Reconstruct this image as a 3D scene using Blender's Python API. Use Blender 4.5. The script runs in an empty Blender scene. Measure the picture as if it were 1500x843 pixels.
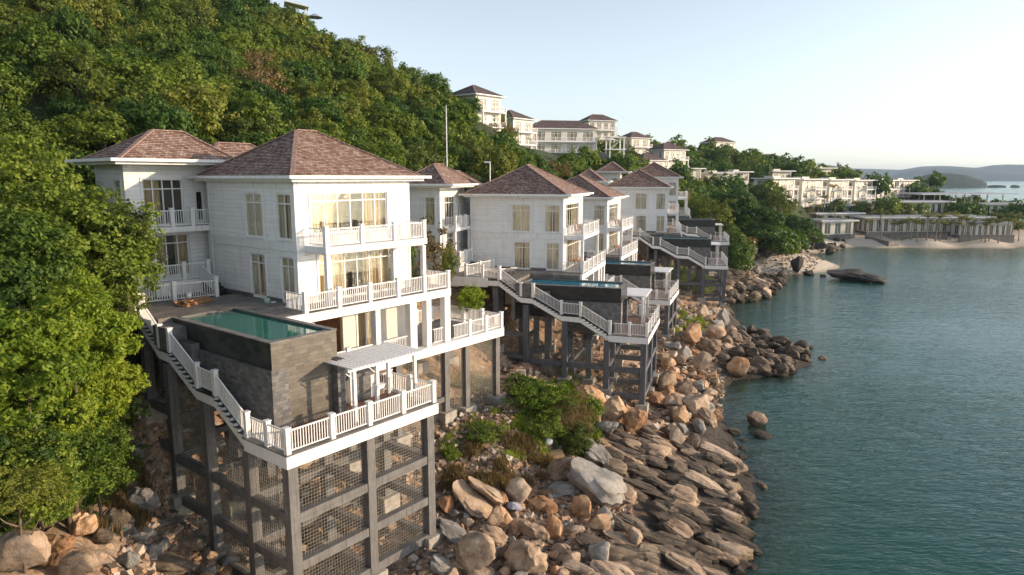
import bpy, math, random
import numpy as np
from mathutils import Vector, Matrix, noise
R = math.radians
random.seed(7)
rng = np.random.default_rng(11)
scene = bpy.context.scene
COL = scene.collection

# ---------------------------------------------------------------- camera
TILT = R(9.17); HC = 21.5; FPX = 1000.0
cam = bpy.data.cameras.new('camera'); cam.lens = 24.0; cam.sensor_width = 36.0
cam.clip_start = 0.5; cam.clip_end = 40000
camo = bpy.data.objects.new('camera', cam); COL.objects.link(camo)
camo.location = (0, 0, HC); camo.rotation_euler = (R(90) - TILT, 0, 0)
scene.camera = camo
# ---------------------------------------------------------------- sky, sun, exposure
SUN_B, SUN_E = 93.0, 13.0
world = bpy.data.worlds.new('World'); scene.world = world; world.use_nodes = True
wn = world.node_tree
sky = wn.nodes.new('ShaderNodeTexSky'); sky.sky_type = 'NISHITA'; sky.sun_disc = False
sky.sun_elevation = R(SUN_E); sky.sun_rotation = R(SUN_B)
sky.air_density = 0.9; sky.dust_density = 0.6; sky.ozone_density = 2.0; sky.altitude = 0
hsv = wn.nodes.new('ShaderNodeHueSaturation'); hsv.inputs['Saturation'].default_value = 0.48   # thin sea haze greys the blue
wn.links.new(sky.outputs[0], hsv.inputs['Color']); wn.links.new(hsv.outputs[0], wn.nodes['Background'].inputs[0])
wn.nodes['Background'].inputs[1].default_value = 0.15
sun = bpy.data.lights.new('sun', 'SUN'); sun.energy = 3.0; sun.angle = R(0.6); sun.color = (1.0, 0.76, 0.52)
suno = bpy.data.objects.new('sun', sun); COL.objects.link(suno)
_sd = Vector((math.sin(R(SUN_B)) * math.cos(R(SUN_E)), math.cos(R(SUN_B)) * math.cos(R(SUN_E)), math.sin(R(SUN_E))))
suno.rotation_euler = _sd.to_track_quat('Z', 'Y').to_euler(); suno.location = (60, -20, 60)
vs = scene.view_settings
vs.view_transform = 'Standard'; vs.look = 'None'; vs.gamma = 1; vs.use_curve_mapping = False
vs.exposure = 0.86
cy = scene.cycles
cy.max_bounces = 6; cy.diffuse_bounces = 3; cy.glossy_bounces = 3; cy.transmission_bounces = 4
cy.transparent_max_bounces = 10; cy.volume_bounces = 0; cy.caustics_reflective = False; cy.caustics_refractive = False
cy.use_denoising = True; cy.use_adaptive_sampling = True; cy.adaptive_threshold = 0.02

# ---------------------------------------------------------------- picture <-> world
_c, _s = math.cos(TILT), math.sin(TILT)
def ray(u, v):
    a = (u - 750) / FPX; b = (421.5 - v) / FPX
    return Vector((a, _c + b * _s, -_s + b * _c))
def at_depth(u, v, D): return Vector((0, 0, HC)) + ray(u, v) * D
def at_height(u, v, z):
    r = ray(u, v); return Vector((0, 0, HC)) + r * ((z - HC) / r.z)
def project(p):
    x, y, z = p[0], p[1], p[2] - HC
    D = y * _c - z * _s
    return 750 + FPX * x / D, 421.5 - FPX * (y * _s + z * _c) / D, D

# ---------------------------------------------------------------- mesh builder
class MB:
    def __init__(s): s.v = []; s.f = []; s.uv = []; s.mi = []; s.has_uv = False
    def quad(s, a, b, c, d, uv=None, m=0):
        n = len(s.v); s.v += [tuple(a), tuple(b), tuple(c), tuple(d)]; s.f.append((n, n+1, n+2, n+3)); s.uv.append(uv); s.mi.append(m)
        if uv: s.has_uv = True
        return s
    def tri(s, a, b, c, uv=None, m=0):
        n = len(s.v); s.v += [tuple(a), tuple(b), tuple(c)]; s.f.append((n, n+1, n+2)); s.uv.append(uv); s.mi.append(m)
        if uv: s.has_uv = True
    def hexa(s, p, m=0):
        n = len(s.v); s.v += [tuple(q) for q in p]
        for f in ((0,3,2,1),(4,5,6,7),(0,1,5,4),(1,2,6,5),(2,3,7,6),(3,0,4,7)):
            s.f.append(tuple(n + i for i in f)); s.uv.append(None); s.mi.append(m)
        return s
    def box(s, x0, x1, y0, y1, z0, z1, m=0):
        if x0 > x1: x0, x1 = x1, x0
        if y0 > y1: y0, y1 = y1, y0
        if z0 > z1: z0, z1 = z1, z0
        return s.hexa([(x0,y0,z0),(x1,y0,z0),(x1,y1,z0),(x0,y1,z0),(x0,y0,z1),(x1,y0,z1),(x1,y1,z1),(x0,y1,z1)], m)
    def bar(s, p, q, w, h, m=0):
        """bar from p to q, w wide across, h tall (its end faces stay vertical when it slopes)"""
        p = Vector(p); q = Vector(q); d = q - p
        if abs(d.x) + abs(d.y) < 1e-6:
            return s.box(p.x - w/2, p.x + w/2, p.y - h/2, p.y + h/2, p.z, q.z, m)
        side = Vector((-d.y, d.x, 0)).normalized() * (w / 2); up = Vector((0, 0, h / 2))
        return s.hexa([p-side-up, q-side-up, q+side-up, p+side-up, p-side+up, q-side+up, q+side+up, p+side+up], m)
    def tube(s, pts, rad, n=6, m=0, cap=True):
        pts = [Vector(p) for p in pts]; rings = []
        if not hasattr(rad, '__len__'): rad = [rad] * len(pts)
        for i, p in enumerate(pts):
            d = (pts[min(i+1, len(pts)-1)] - pts[max(i-1, 0)]).normalized()
            a = d.orthogonal().normalized() if i == 0 else (prev - d * prev.dot(d)).normalized()
            prev = a; b = d.cross(a)
            k = len(s.v)
            s.v += [tuple(p + (a * math.cos(t) + b * math.sin(t)) * rad[i]) for t in [2*math.pi*j/n for j in range(n)]]
            rings.append(k)
        for i in range(len(pts)-1):
            for j in range(n):
                s.f.append((rings[i]+j, rings[i]+(j+1)%n, rings[i+1]+(j+1)%n, rings[i+1]+j)); s.uv.append(None); s.mi.append(m)
        if cap:
            s.f.append(tuple(rings[0]+j for j in reversed(range(n)))); s.f.append(tuple(rings[-1]+j for j in range(n)))
            s.uv += [None, None]; s.mi += [m, m]
        return s
    def build(s, name, mat, parent=None, smooth=False):
        me = bpy.data.meshes.new(name); me.from_pydata(s.v, [], s.f)
        mats = mat if isinstance(mat, (list, tuple)) else [mat]
        for m in mats: me.materials.append(m)
        if any(s.mi): me.polygons.foreach_set('material_index', s.mi)
        if s.has_uv:
            ul = me.uv_layers.new(name='UVMap'); buf = []
            for f, uv in zip(s.f, s.uv):
                if uv: 
                    for q in uv: buf += [q[0], q[1]]
                else: buf += [0.0, 0.0] * len(f)
            ul.data.foreach_set('uv', buf)
        if smooth: me.polygons.foreach_set('use_smooth', [True] * len(s.f))
        me.update()
        o = bpy.data.objects.new(name, me); COL.objects.link(o)
        if parent: o.parent = parent
        return o

def tag(o, label=None, cat=None, group=None, kind=None):
    for k, v in (('label', label), ('category', cat), ('group', group), ('kind', kind)):
        if v: o[k] = v
    return o
def empty(name, loc, rz=0.0, label=None, cat=None, group=None):
    o = bpy.data.objects.new(name, None); COL.objects.link(o); o.location = loc; o.rotation_euler = (0, 0, rz)
    o.empty_display_size = 0.3
    return tag(o, label, cat, group)
def kids(o): return [c for c in bpy.data.objects if c.parent is o]
KIDS = {}
def freeze(o):
    """remember the tree under a source thing, so that copies are quick"""
    KIDS[o.name] = kids(o)
    for c in KIDS[o.name]: freeze(c)
def copy_tree(o, parent=None):
    c = o.copy(); COL.objects.link(c); c.parent = parent
    for ch in KIDS.get(o.name, []): copy_tree(ch, c)
    return c

# ---------------------------------------------------------------- materials
def new_mat(name):
    m = bpy.data.materials.new(name); m.use_nodes = True
    nt = m.node_tree; return m, nt, nt.nodes['Principled BSDF'], nt.nodes['Material Output']
def nd(nt, t, **kw):
    n = nt.nodes.new(t)
    for k, v in kw.items():
        if k.startswith('i_'):
            n.inputs[int(k[2:]) if k[2:].isdigit() else k[2:].replace('_', ' ')].default_value = v
        else: setattr(n, k, v)
    return n
def ramp(nt, fac, stops):
    r = nd(nt, 'ShaderNodeValToRGB'); e = r.color_ramp.elements
    while len(e) < len(stops): e.new(0.5)
    for x, (p, c) in zip(e, stops): x.position = p; x.color = (*c, 1)
    nt.links.new(fac, r.inputs[0]); return r.outputs[0]
def mixc(nt, fac, a, b, mode='MIX'):
    n = nd(nt, 'ShaderNodeMix', data_type='RGBA', blend_type=mode)
    for i, x in ((0, fac), (6, a), (7, b)):
        if hasattr(x, 'links') or isinstance(x, bpy.types.NodeSocket): nt.links.new(x, n.inputs[i])
        else: n.inputs[i].default_value = (*x, 1) if isinstance(x, tuple) else x
    return n.outputs[2]
def bump(nt, h, strength, dist=0.05, normal=None):
    b = nd(nt, 'ShaderNodeBump'); b.inputs['Strength'].default_value = strength; b.inputs['Distance'].default_value = dist
    nt.links.new(h, b.inputs['Height'])
    if normal: nt.links.new(normal, b.inputs['Normal'])
    return b.outputs[0]
def noise_t(nt, vec, scale, detail=4, rough=0.55, dist=0.0):
    n = nd(nt, 'ShaderNodeTexNoise'); n.inputs['Scale'].default_value = scale; n.inputs['Detail'].default_value = detail
    n.inputs['Roughness'].default_value = rough; n.inputs['Distortion'].default_value = dist
    if vec is not None: nt.links.new(vec, n.inputs['Vector'])
    return n.outputs[0]
def coords(nt, kind='Object'): return nd(nt, 'ShaderNodeTexCoord').outputs[kind]
def mapping(nt, vec, scale=(1,1,1), rot=(0,0,0), loc=(0,0,0)):
    m = nd(nt, 'ShaderNodeMapping'); m.inputs['Scale'].default_value = scale; m.inputs['Rotation'].default_value = rot; m.inputs['Location'].default_value = loc
    nt.links.new(vec, m.inputs['Vector']); return m.outputs[0]
def math_n(nt, op, a, b=None, clamp=False):
    n = nd(nt, 'ShaderNodeMath', operation=op, use_clamp=clamp)
    for i, x in enumerate((a, b)):
        if x is None: continue
        if isinstance(x, bpy.types.NodeSocket): nt.links.new(x, n.inputs[i])
        else: n.inputs[i].default_value = x
    return n.outputs[0]

def simple(name, col, rough=0.6, var=0.12, scale=3.0, bmp=0.0, metallic=0.0, spec=0.5, bscale=20):
    m, nt, b, out = new_mat(name)
    co = coords(nt)
    n = noise_t(nt, co, scale, 5, 0.6)
    lo = tuple(max(0, c * (1 - var)) for c in col); hi = tuple(min(1, c * (1 + var)) for c in col)
    nt.links.new(ramp(nt, n, [(0.3, lo), (0.7, hi)]), b.inputs['Base Color'])
    b.inputs['Roughness'].default_value = rough; b.inputs['Metallic'].default_value = metallic
    b.inputs['Specular IOR Level'].default_value = spec
    if bmp:
        nt.links.new(bump(nt, noise_t(nt, co, bscale, 4), bmp, 0.02), b.inputs['Normal'])
    return m

def mat_siding():
    m, nt, b, out = new_mat('siding')
    co = coords(nt); sep = nd(nt, 'ShaderNodeSeparateXYZ'); nt.links.new(co, sep.inputs[0])
    z = math_n(nt, 'MULTIPLY', sep.outputs[2], 1 / 0.25)
    fr = math_n(nt, 'FRACT', z)
    row = math_n(nt, 'FLOOR', z)
    # each board leans out towards its lower edge and drops back sharply
    h = math_n(nt, 'SUBTRACT', 1.0, fr)
    nt.links.new(bump(nt, h, 0.8, 0.03), b.inputs['Normal'])
    wn_ = nd(nt, 'ShaderNodeTexWhiteNoise', noise_dimensions='1D'); nt.links.new(row, wn_.inputs['W'])
    n = noise_t(nt, mapping(nt, co, (0.8, 0.8, 3)), 1.4, 5, 0.65)
    dirt = ramp(nt, n, [(0.30, (0.80, 0.79, 0.77)), (0.55, (0.88, 0.875, 0.86))])
    gap = ramp(nt, fr, [(0.0, (0.55, 0.55, 0.55)), (0.07, (1, 1, 1))])
    col = mixc(nt, 1.0, dirt, gap, 'MULTIPLY')
    st = noise_t(nt, mapping(nt, co, (2.5, 2.5, 0.15)), 1.0, 5, 0.6)
    col = mixc(nt, 1.0, col, ramp(nt, st, [(0.28, (0.90, 0.885, 0.86)), (0.50, (1, 1, 1))]), 'MULTIPLY')
    tint = ramp(nt, wn_.outputs[0], [(0, (0.93, 0.93, 0.93)), (1, (1, 1, 1))])
    nt.links.new(mixc(nt, 1.0, col, tint, 'MULTIPLY'), b.inputs['Base Color'])
    b.inputs['Roughness'].default_value = 0.55
    return m
def mat_white(name='white_paint', base=(0.82, 0.815, 0.80)):
    m, nt, b, out = new_mat(name)
    co = coords(nt)
    n = noise_t(nt, mapping(nt, co, (1, 1, 0.35)), 2.2, 6, 0.7)
    lo = tuple(c * 0.87 for c in base)
    st = noise_t(nt, mapping(nt, co, (5, 5, 0.22)), 2.0, 4, 0.6)
    c0 = ramp(nt, n, [(0.30, lo), (0.55, base)])
    nt.links.new(mixc(nt, 1.0, c0, ramp(nt, st, [(0.28, (0.80, 0.78, 0.74)), (0.46, (1, 1, 1))]), 'MULTIPLY'), b.inputs['Base Color'])
    b.inputs['Roughness'].default_value = 0.5
    nt.links.new(bump(nt, noise_t(nt, co, 60, 2), 0.15, 0.01), b.inputs['Normal'])
    return m
def mat_shingle(name, a, b_, c_):
    m, nt, b, out = new_mat(name)
    uv = coords(nt, 'UV')
    br = nd(nt, 'ShaderNodeTexBrick'); br.offset = 0.5; br.squash = 1.0
    br.inputs['Scale'].default_value = 1.0; br.inputs['Brick Width'].default_value = 0.22; br.inputs['Row Height'].default_value = 0.19
    br.inputs['Mortar Size'].default_value = 0.012; br.inputs['Mortar Smooth'].default_value = 0.2; br.inputs['Bias'].default_value = 0.0
    br.inputs['Color1'].default_value = (0, 0, 0, 1); br.inputs['Color2'].default_value = (1, 1, 1, 1); br.inputs['Mortar'].default_value = (0.5, 0.5, 0.5, 1)
    nt.links.new(uv, br.inputs['Vector'])
    n = noise_t(nt, mapping(nt, uv, (1, 2.2, 1)), 0.9, 6, 0.7, 0.6)
    f = math_n(nt, 'ADD', math_n(nt, 'MULTIPLY', br.outputs['Color'], 0.35), math_n(nt, 'MULTIPLY', n, 0.75))
    col = ramp(nt, f, [(0.28, a), (0.5, b_), (0.75, c_)])
    gap = mixc(nt, br.outputs['Fac'], col, (0.04, 0.03, 0.03))
    nt.links.new(gap, b.inputs['Base Color'])
    b.inputs['Roughness'].default_value = 0.85
    nt.links.new(bump(nt, math_n(nt, 'SUBTRACT', math_n(nt, 'MULTIPLY', br.outputs['Color'], 0.5), br.outputs['Fac']), 0.7, 0.03), b.inputs['Normal'])
    return m
def mat_stone(name, cols, bw, bh, rough=0.6, mortar=(0.02, 0.02, 0.022), msize=0.01):
    """coursed stone cladding on vertical walls: u runs along the wall, v is height"""
    m, nt, b, out = new_mat(name)
    co = coords(nt); sep = nd(nt, 'ShaderNodeSeparateXYZ'); nt.links.new(co, sep.inputs[0])
    u = math_n(nt, 'ADD', sep.outputs[0], sep.outputs[1])
    cmb = nd(nt, 'ShaderNodeCombineXYZ'); nt.links.new(u, cmb.inputs[0]); nt.links.new(sep.outputs[2], cmb.inputs[1])
    br = nd(nt, 'ShaderNodeTexBrick'); br.offset = 0.37
    for k, v in (('Scale', 1.0), ('Brick Width', bw), ('Row Height', bh), ('Mortar Size', msize), ('Mortar Smooth', 0.3)): br.inputs[k].default_value = v
    br.inputs['Color1'].default_value = (0, 0, 0, 1); br.inputs['Color2'].default_value = (1, 1, 1, 1); br.inputs['Mortar'].default_value = (0.5, 0.5, 0.5, 1)
    nt.links.new(cmb.outputs[0], br.inputs['Vector'])
    n = noise_t(nt, co, 2.6, 6, 0.7)
    f = math_n(nt, 'ADD', math_n(nt, 'MULTIPLY', br.outputs['Color'], 0.4), math_n(nt, 'MULTIPLY', n, 0.7))
    col = ramp(nt, f, list(zip((0.25, 0.5, 0.8), cols)))
    nt.links.new(mixc(nt, br.outputs['Fac'], col, mortar), b.inputs['Base Color'])
    b.inputs['Roughness'].default_value = rough
    nt.links.new(bump(nt, math_n(nt, 'SUBTRACT', math_n(nt, 'MULTIPLY', f, 0.6), br.outputs['Fac']), 0.5, 0.02), b.inputs['Normal'])
    return m
def mat_glass(name='window_glass', ior=1.55, tint=(0.93, 0.92, 0.88)):
    m, nt, b, out = new_mat(name); nt.nodes.remove(b)
    t = nd(nt, 'ShaderNodeBsdfTransparent'); t.inputs[0].default_value = (*tint, 1)
    g = nd(nt, 'ShaderNodeBsdfGlossy'); g.inputs['Roughness'].default_value = 0.02; g.inputs['Color'].default_value = (0.98, 0.92, 0.80, 1)  # golden glow of the low sun is tinted into the reflection
    co = coords(nt)
    nrm = bump(nt, noise_t(nt, co, 1.3, 2), 0.25, 0.02)
    nt.links.new(nrm, g.inputs['Normal'])
    fr = nd(nt, 'ShaderNodeFresnel'); fr.inputs['IOR'].default_value = ior
    f = math_n(nt, 'ADD', math_n(nt, 'MULTIPLY', fr.outputs[0], 1.3), 0.05, True)
    ge = nd(nt, 'ShaderNodeNewGeometry'); f = math_n(nt, 'MULTIPLY', f, math_n(nt, 'SUBTRACT', 1.0, ge.outputs['Backfacing']))   # one reflection per pane
    mx = nd(nt, 'ShaderNodeMixShader'); nt.links.new(f, mx.inputs[0]); nt.links.new(t.outputs[0], mx.inputs[1]); nt.links.new(g.outputs[0], mx.inputs[2])
    nt.links.new(mx.outputs[0], out.inputs[0]); return m
def mat_leaf(name, c1, c2, c3, trans=0.3):
    m, nt, b, out = new_mat(name); nt.nodes.remove(b)
    oi = nd(nt, 'ShaderNodeObjectInfo'); geo = nd(nt, 'ShaderNodeNewGeometry')
    n = noise_t(nt, coords(nt), 0.55, 3, 0.6)
    r1 = math_n(nt, 'MULTIPLY', geo.outputs['Random Per Island'], 0.42)
    f = math_n(nt, 'ADD', math_n(nt, 'ADD', r1, math_n(nt, 'MULTIPLY', oi.outputs['Random'], 0.5)), math_n(nt, 'MULTIPLY', n, 0.35))
    col = ramp(nt, f, [(0.15, c1), (0.55, c2), (1.0, c3)])
    d = nd(nt, 'ShaderNodeBsdfPrincipled'); d.inputs['Roughness'].default_value = 0.55; d.inputs['Specular IOR Level'].default_value = 0.25
    t = nd(nt, 'ShaderNodeBsdfTranslucent')
    nt.links.new(col, d.inputs['Base Color'])
    nt.links.new(mixc(nt, 1.0, col, (1.5, 1.6, 0.5), 'MULTIPLY'), t.inputs[0])
    mx = nd(nt, 'ShaderNodeMixShader'); mx.inputs[0].default_value = trans
    nt.links.new(d.outputs[0], mx.inputs[1]); nt.links.new(t.outputs[0], mx.inputs[2]); nt.links.new(mx.outputs[0], out.inputs[0])
    return m
def mat_rock(name, cols, scale=0.8, strata=0.0, rough=0.8, wet=False):
    m, nt, b, out = new_mat(name)
    co = coords(nt); oi = nd(nt, 'ShaderNodeObjectInfo')
    ad = nd(nt, 'ShaderNodeVectorMath', operation='ADD'); nt.links.new(co, ad.inputs[0])
    sc = nd(nt, 'ShaderNodeVectorMath', operation='SCALE'); nt.links.new(oi.outputs['Random'], sc.inputs['Scale']); sc.inputs[0].default_value = (37, 19, 53)
    nt.links.new(sc.outputs[0], ad.inputs[1])
    v = ad.outputs[0]
    sv = mapping(nt, v, (0.5, 1.0, 5.0)) if strata else v
    n1 = noise_t(nt, sv, scale * 2, 7, 0.68, 0.5); n2 = noise_t(nt, v, scale * 9, 6, 0.75)
    f = math_n(nt, 'ADD', math_n(nt, 'MULTIPLY', n1, 0.75), math_n(nt, 'MULTIPLY', n2, 0.3))
    f = math_n(nt, 'ADD', f, math_n(nt, 'MULTIPLY', math_n(nt, 'SUBTRACT', oi.outputs['Random'], 0.5), 0.22))
    col = ramp(nt, f, list(zip((0.3, 0.43, 0.55, 0.72), cols)))
    vo = nd(nt, 'ShaderNodeTexVoronoi', feature='DISTANCE_TO_EDGE'); vo.inputs['Scale'].default_value = scale * 0.8
    wv = mixc(nt, 0.35, v, nd_noise_col(nt, v, scale * 3))
    nt.links.new(wv, vo.inputs['Vector'])
    crack = ramp(nt, vo.outputs['Distance'], [(0.0, (0.30, 0.27, 0.25)), (0.035, (1, 1, 1))])
    stains = ramp(nt, noise_t(nt, v, scale * 1.1, 4, 0.5), [(0.52, (1, 1, 1)), (0.68, (0.62, 0.60, 0.60))])
    col = mixc(nt, 1.0, mixc(nt, 0.30, col, crack, 'MULTIPLY'), stains, 'MULTIPLY')
    # algae and damp near the tide line
    gp = nd(nt, 'ShaderNodeNewGeometry'); sp = nd(nt, 'ShaderNodeSeparateXYZ'); nt.links.new(gp.outputs['Position'], sp.inputs[0])
    tide = nd(nt, 'ShaderNodeMapRange'); nt.links.new(math_n(nt, 'ADD', sp.outputs[2], math_n(nt, 'MULTIPLY', n1, 0.8)), tide.inputs[0])
    tide.inputs[1].default_value = 0.5; tide.inputs[2].default_value = 1.3
    col = mixc(nt, tide.outputs[0], mixc(nt, 1.0, col, (0.32, 0.30, 0.25), 'MULTIPLY'), col)
    nt.links.new(col, b.inputs['Base Color'])
    b.inputs['Roughness'].default_value = rough
    hb = bump(nt, noise_t(nt, sv, scale * 4, 8, 0.7), 0.8, 0.12)
    nt.links.new(bump(nt, n2, 0.5, 0.04, hb), b.inputs['Normal'])
    return m
def nd_noise_col(nt, v, s):
    n = nd(nt, 'ShaderNodeTexNoise'); n.inputs['Scale'].default_value = s; nt.links.new(v, n.inputs['Vector']); return n.outputs[1]

M = {}
M['siding'] = mat_siding(); M['white'] = mat_white(); M['rail'] = mat_white('rail_paint', (0.84, 0.835, 0.825))
M['cream'] = mat_white('cream_wall', (0.74, 0.70, 0.62))
M['roof'] = mat_shingle('shingle', (0.13, 0.078, 0.062), (0.32, 0.19, 0.145), (0.54, 0.42, 0.36))
M['roof_far'] = mat_shingle('shingle_far', (0.07, 0.05, 0.055), (0.13, 0.09, 0.09), (0.24, 0.18, 0.17))
M['ridge'] = simple('ridge_tile', (0.30, 0.20, 0.17), 0.85, 0.4, 6)
def mat_column(name, col):
    m, nt, b, out = new_mat(name); co = coords(nt)
    n = noise_t(nt, co, 1.6, 6, 0.7); st = noise_t(nt, mapping(nt, co, (6, 6, 0.25)), 2.2, 5, 0.65)
    c = ramp(nt, n, [(0.3, tuple(x * .72 for x in col)), (0.7, tuple(x * 1.25 for x in col))])
    c = mixc(nt, 1.0, c, ramp(nt, st, [(0.34, (0.6, 0.58, 0.55)), (0.5, (1, 1, 1)), (0.66, (1, 1, 1)), (0.74, (1.5, 1.45, 1.38))]), 'MULTIPLY')
    sep = nd(nt, 'ShaderNodeSeparateXYZ'); nt.links.new(co, sep.inputs[0])
    fr = math_n(nt, 'FRACT', math_n(nt, 'MULTIPLY', sep.outputs[2], 1 / 2.4))
    nt.links.new(mixc(nt, 1.0, c, ramp(nt, fr, [(0.0, (0.55, 0.55, 0.55)), (0.012, (1, 1, 1))]), 'MULTIPLY'), b.inputs['Base Color'])
    b.inputs['Roughness'].default_value = 0.65; nt.links.new(bump(nt, noise_t(nt, co, 14, 5), 0.3, 0.02), b.inputs['Normal']); return m
M['steel'] = simple('tower_paint', (0.175, 0.165, 0.155), 0.6, 0.22, 1.6, 0.2)
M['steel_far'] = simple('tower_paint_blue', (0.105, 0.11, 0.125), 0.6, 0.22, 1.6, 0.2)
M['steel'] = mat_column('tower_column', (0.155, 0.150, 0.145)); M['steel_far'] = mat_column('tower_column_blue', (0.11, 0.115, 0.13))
M['concrete'] = simple('footing_concrete', (0.36, 0.33, 0.28), 0.85, 0.3, 2.5, 0.5)
M['wire'] = simple('wire', (0.42, 0.39, 0.33), 0.5, 0.1, 3)
M['basalt'] = mat_stone('pool_basalt', [(0.018, 0.02, 0.024), (0.035, 0.037, 0.04), (0.07, 0.068, 0.066)], 0.6, 0.3, 0.35, msize=0.004)
M['basalt_black'] = mat_stone('pool_basalt_black', [(0.008, 0.009, 0.011), (0.014, 0.015, 0.017), (0.03, 0.03, 0.03)], 0.6, 0.3, 0.3, msize=0.004)
M['ashlar'] = mat_stone('grey_cladding', [(0.075, 0.075, 0.078), (0.125, 0.122, 0.12), (0.20, 0.19, 0.18)], 0.3, 0.15, 0.75, (0.06, 0.058, 0.055), 0.005)
M['tan_wall'] = mat_stone('tan_cladding', [(0.085, 0.075, 0.06), (0.125, 0.11, 0.088), (0.17, 0.15, 0.12)], 0.4, 0.2, 0.5, (0.06, 0.05, 0.04), 0.004)
M['deck_stone'] = mat_stone('deck_tile', [(0.12, 0.115, 0.11), (0.18, 0.17, 0.16), (0.26, 0.24, 0.22)], 0.6, 0.6, 0.7)
def mat_paving():
    m, nt, b, out = new_mat('terrace_paving')
    co = coords(nt); br = nd(nt, 'ShaderNodeTexBrick'); br.offset = 0.5
    for k, v in (('Scale', 1.0), ('Brick Width', 0.6), ('Row Height', 0.3), ('Mortar Size', 0.008)): br.inputs[k].default_value = v
    br.inputs['Color1'].default_value = (0.15, 0.14, 0.135, 1); br.inputs['Color2'].default_value = (0.24, 0.22, 0.20, 1); br.inputs['Mortar'].default_value = (0.06, 0.055, 0.05, 1)
    nt.links.new(co, br.inputs['Vector'])
    st = ramp(nt, noise_t(nt, co, 1.1, 6, 0.7), [(0.35, (0.5, 0.5, 0.5)), (0.65, (1.15, 1.1, 1.05))])
    nt.links.new(mixc(nt, 1.0, br.outputs[0], st, 'MULTIPLY'), b.inputs['Base Color']); b.inputs['Roughness'].default_value = 0.6
    return m
M['paving'] = mat_paving()
def mat_planks(name, c):
    m, nt, b, out = new_mat(name)
    co = coords(nt); sep = nd(nt, 'ShaderNodeSeparateXYZ'); nt.links.new(co, sep.inputs[0])
    y = math_n(nt, 'MULTIPLY', sep.outputs[1], 7.0); fr = math_n(nt, 'FRACT', y)
    w = nd(nt, 'ShaderNodeTexWhiteNoise', noise_dimensions='1D'); nt.links.new(math_n(nt, 'FLOOR', y), w.inputs['W'])
    base = ramp(nt, w.outputs[0], [(0, tuple(x * 0.7 for x in c)), (1, tuple(min(1, x * 1.3) for x in c))])
    gap = ramp(nt, fr, [(0.0, (0.15, 0.13, 0.12)), (0.08, (1, 1, 1))])
    g = ramp(nt, noise_t(nt, mapping(nt, co, (2, 14, 2)), 3, 6, 0.7), [(0.3, (0.75, 0.75, 0.75)), (0.7, (1.1, 1.1, 1.1))])
    nt.links.new(mixc(nt, 1.0, mixc(nt, 1.0, base, gap, 'MULTIPLY'), g, 'MULTIPLY'), b.inputs['Base Color'])
    b.inputs['Roughness'].default_value = 0.6; return m
M['wood_deck'] = mat_planks('deck_planks', (0.22, 0.11, 0.07))
M['wood'] = simple('old_timber', (0.34, 0.17, 0.08), 0.75, 0.45, 5, 0.5)
M['interior'] = simple('room_plaster', (0.42, 0.34, 0.24), 0.8, 0.1, 1)
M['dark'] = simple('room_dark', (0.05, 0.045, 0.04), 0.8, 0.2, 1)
M['glass'] = mat_glass()
M['curtain'] = None
def mat_curtain(name='curtain_cloth', c1=(0.34, 0.26, 0.15), c2=(0.62, 0.50, 0.32)):
    m, nt, b, out = new_mat(name)
    co = coords(nt); sep = nd(nt, 'ShaderNodeSeparateXYZ'); nt.links.new(co, sep.inputs[0])
    u = math_n(nt, 'ADD', sep.outputs[0], sep.outputs[1])
    w = noise_t(nt, mapping(nt, co, (9, 9, 0.4)), 1.6, 3, 0.5, 0.6)
    nt.links.new(ramp(nt, w, [(0.35, c1), (0.62, c2)]), b.inputs['Base Color'])
    b.inputs['Roughness'].default_value = 0.9
    nt.links.new(bump(nt, w, 0.8, 0.08), b.inputs['Normal'])
    return m
M['curtain'] = mat_curtain()  # gold of the sun's reflection in the windows is put into this cloth
M['pale_side'] = mat_curtain('pale_side_curtain', (0.52, 0.47, 0.37), (0.84, 0.79, 0.67))  # opaque cloth, its colour lightened to make up for shade on the side walls
def mat_pool(name, c):
    m, nt, b, out = new_mat(name)
    co = coords(nt)
    b.inputs['Base Color'].default_value = (*c, 1); b.inputs['Roughness'].default_value = 0.03; b.inputs['IOR'].default_value = 1.33
    b.inputs['Specular IOR Level'].default_value = 0.8
    nt.links.new(ramp(nt, noise_t(nt, co, 0.6, 3), [(0.3, tuple(x * 0.75 for x in c)), (0.7, c)]), b.inputs['Base Color'])
    nt.links.new(bump(nt, noise_t(nt, co, 2.2, 3), 0.18, 0.03), b.inputs['Normal'])
    return m
M['pool_green'] = mat_pool('pool_water_green', (0.012, 0.16, 0.115)); M['pool_blue'] = mat_pool('pool_water_blue', (0.015, 0.20, 0.30))
M['black'] = simple('dark_metal', (0.03, 0.03, 0.032), 0.4, 0.1, 4)
M['bark'] = simple('bark', (0.13, 0.095, 0.065), 0.9, 0.4, 5, 0.6)
M['bark_pale'] = simple('bark_pale', (0.26, 0.21, 0.15), 0.9, 0.3, 5, 0.5)
M['leaf'] = mat_leaf('foliage', (0.020, 0.048, 0.008), (0.080, 0.138, 0.018), (0.21, 0.26, 0.034))
M['leaf_olive'] = mat_leaf('foliage_olive', (0.032, 0.054, 0.010), (0.105, 0.142, 0.022), (0.23, 0.24, 0.04))
M['leaf_bright'] = mat_leaf('foliage_bright', (0.035, 0.085, 0.008), (0.14, 0.21, 0.016), (0.36, 0.41, 0.04), 0.35)
M['leaf_dry'] = mat_leaf('foliage_dry', (0.09, 0.065, 0.03), (0.17, 0.12, 0.05), (0.28, 0.19, 0.09), 0.2)
M['leaf_deep'] = mat_leaf('foliage_deep', (0.016, 0.046, 0.008), (0.052, 0.112, 0.018), (0.125, 0.195, 0.030))
M['palm'] = mat_leaf('palm_fronds', (0.06, 0.07, 0.02), (0.14, 0.15, 0.04), (0.30, 0.27, 0.09))
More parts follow.
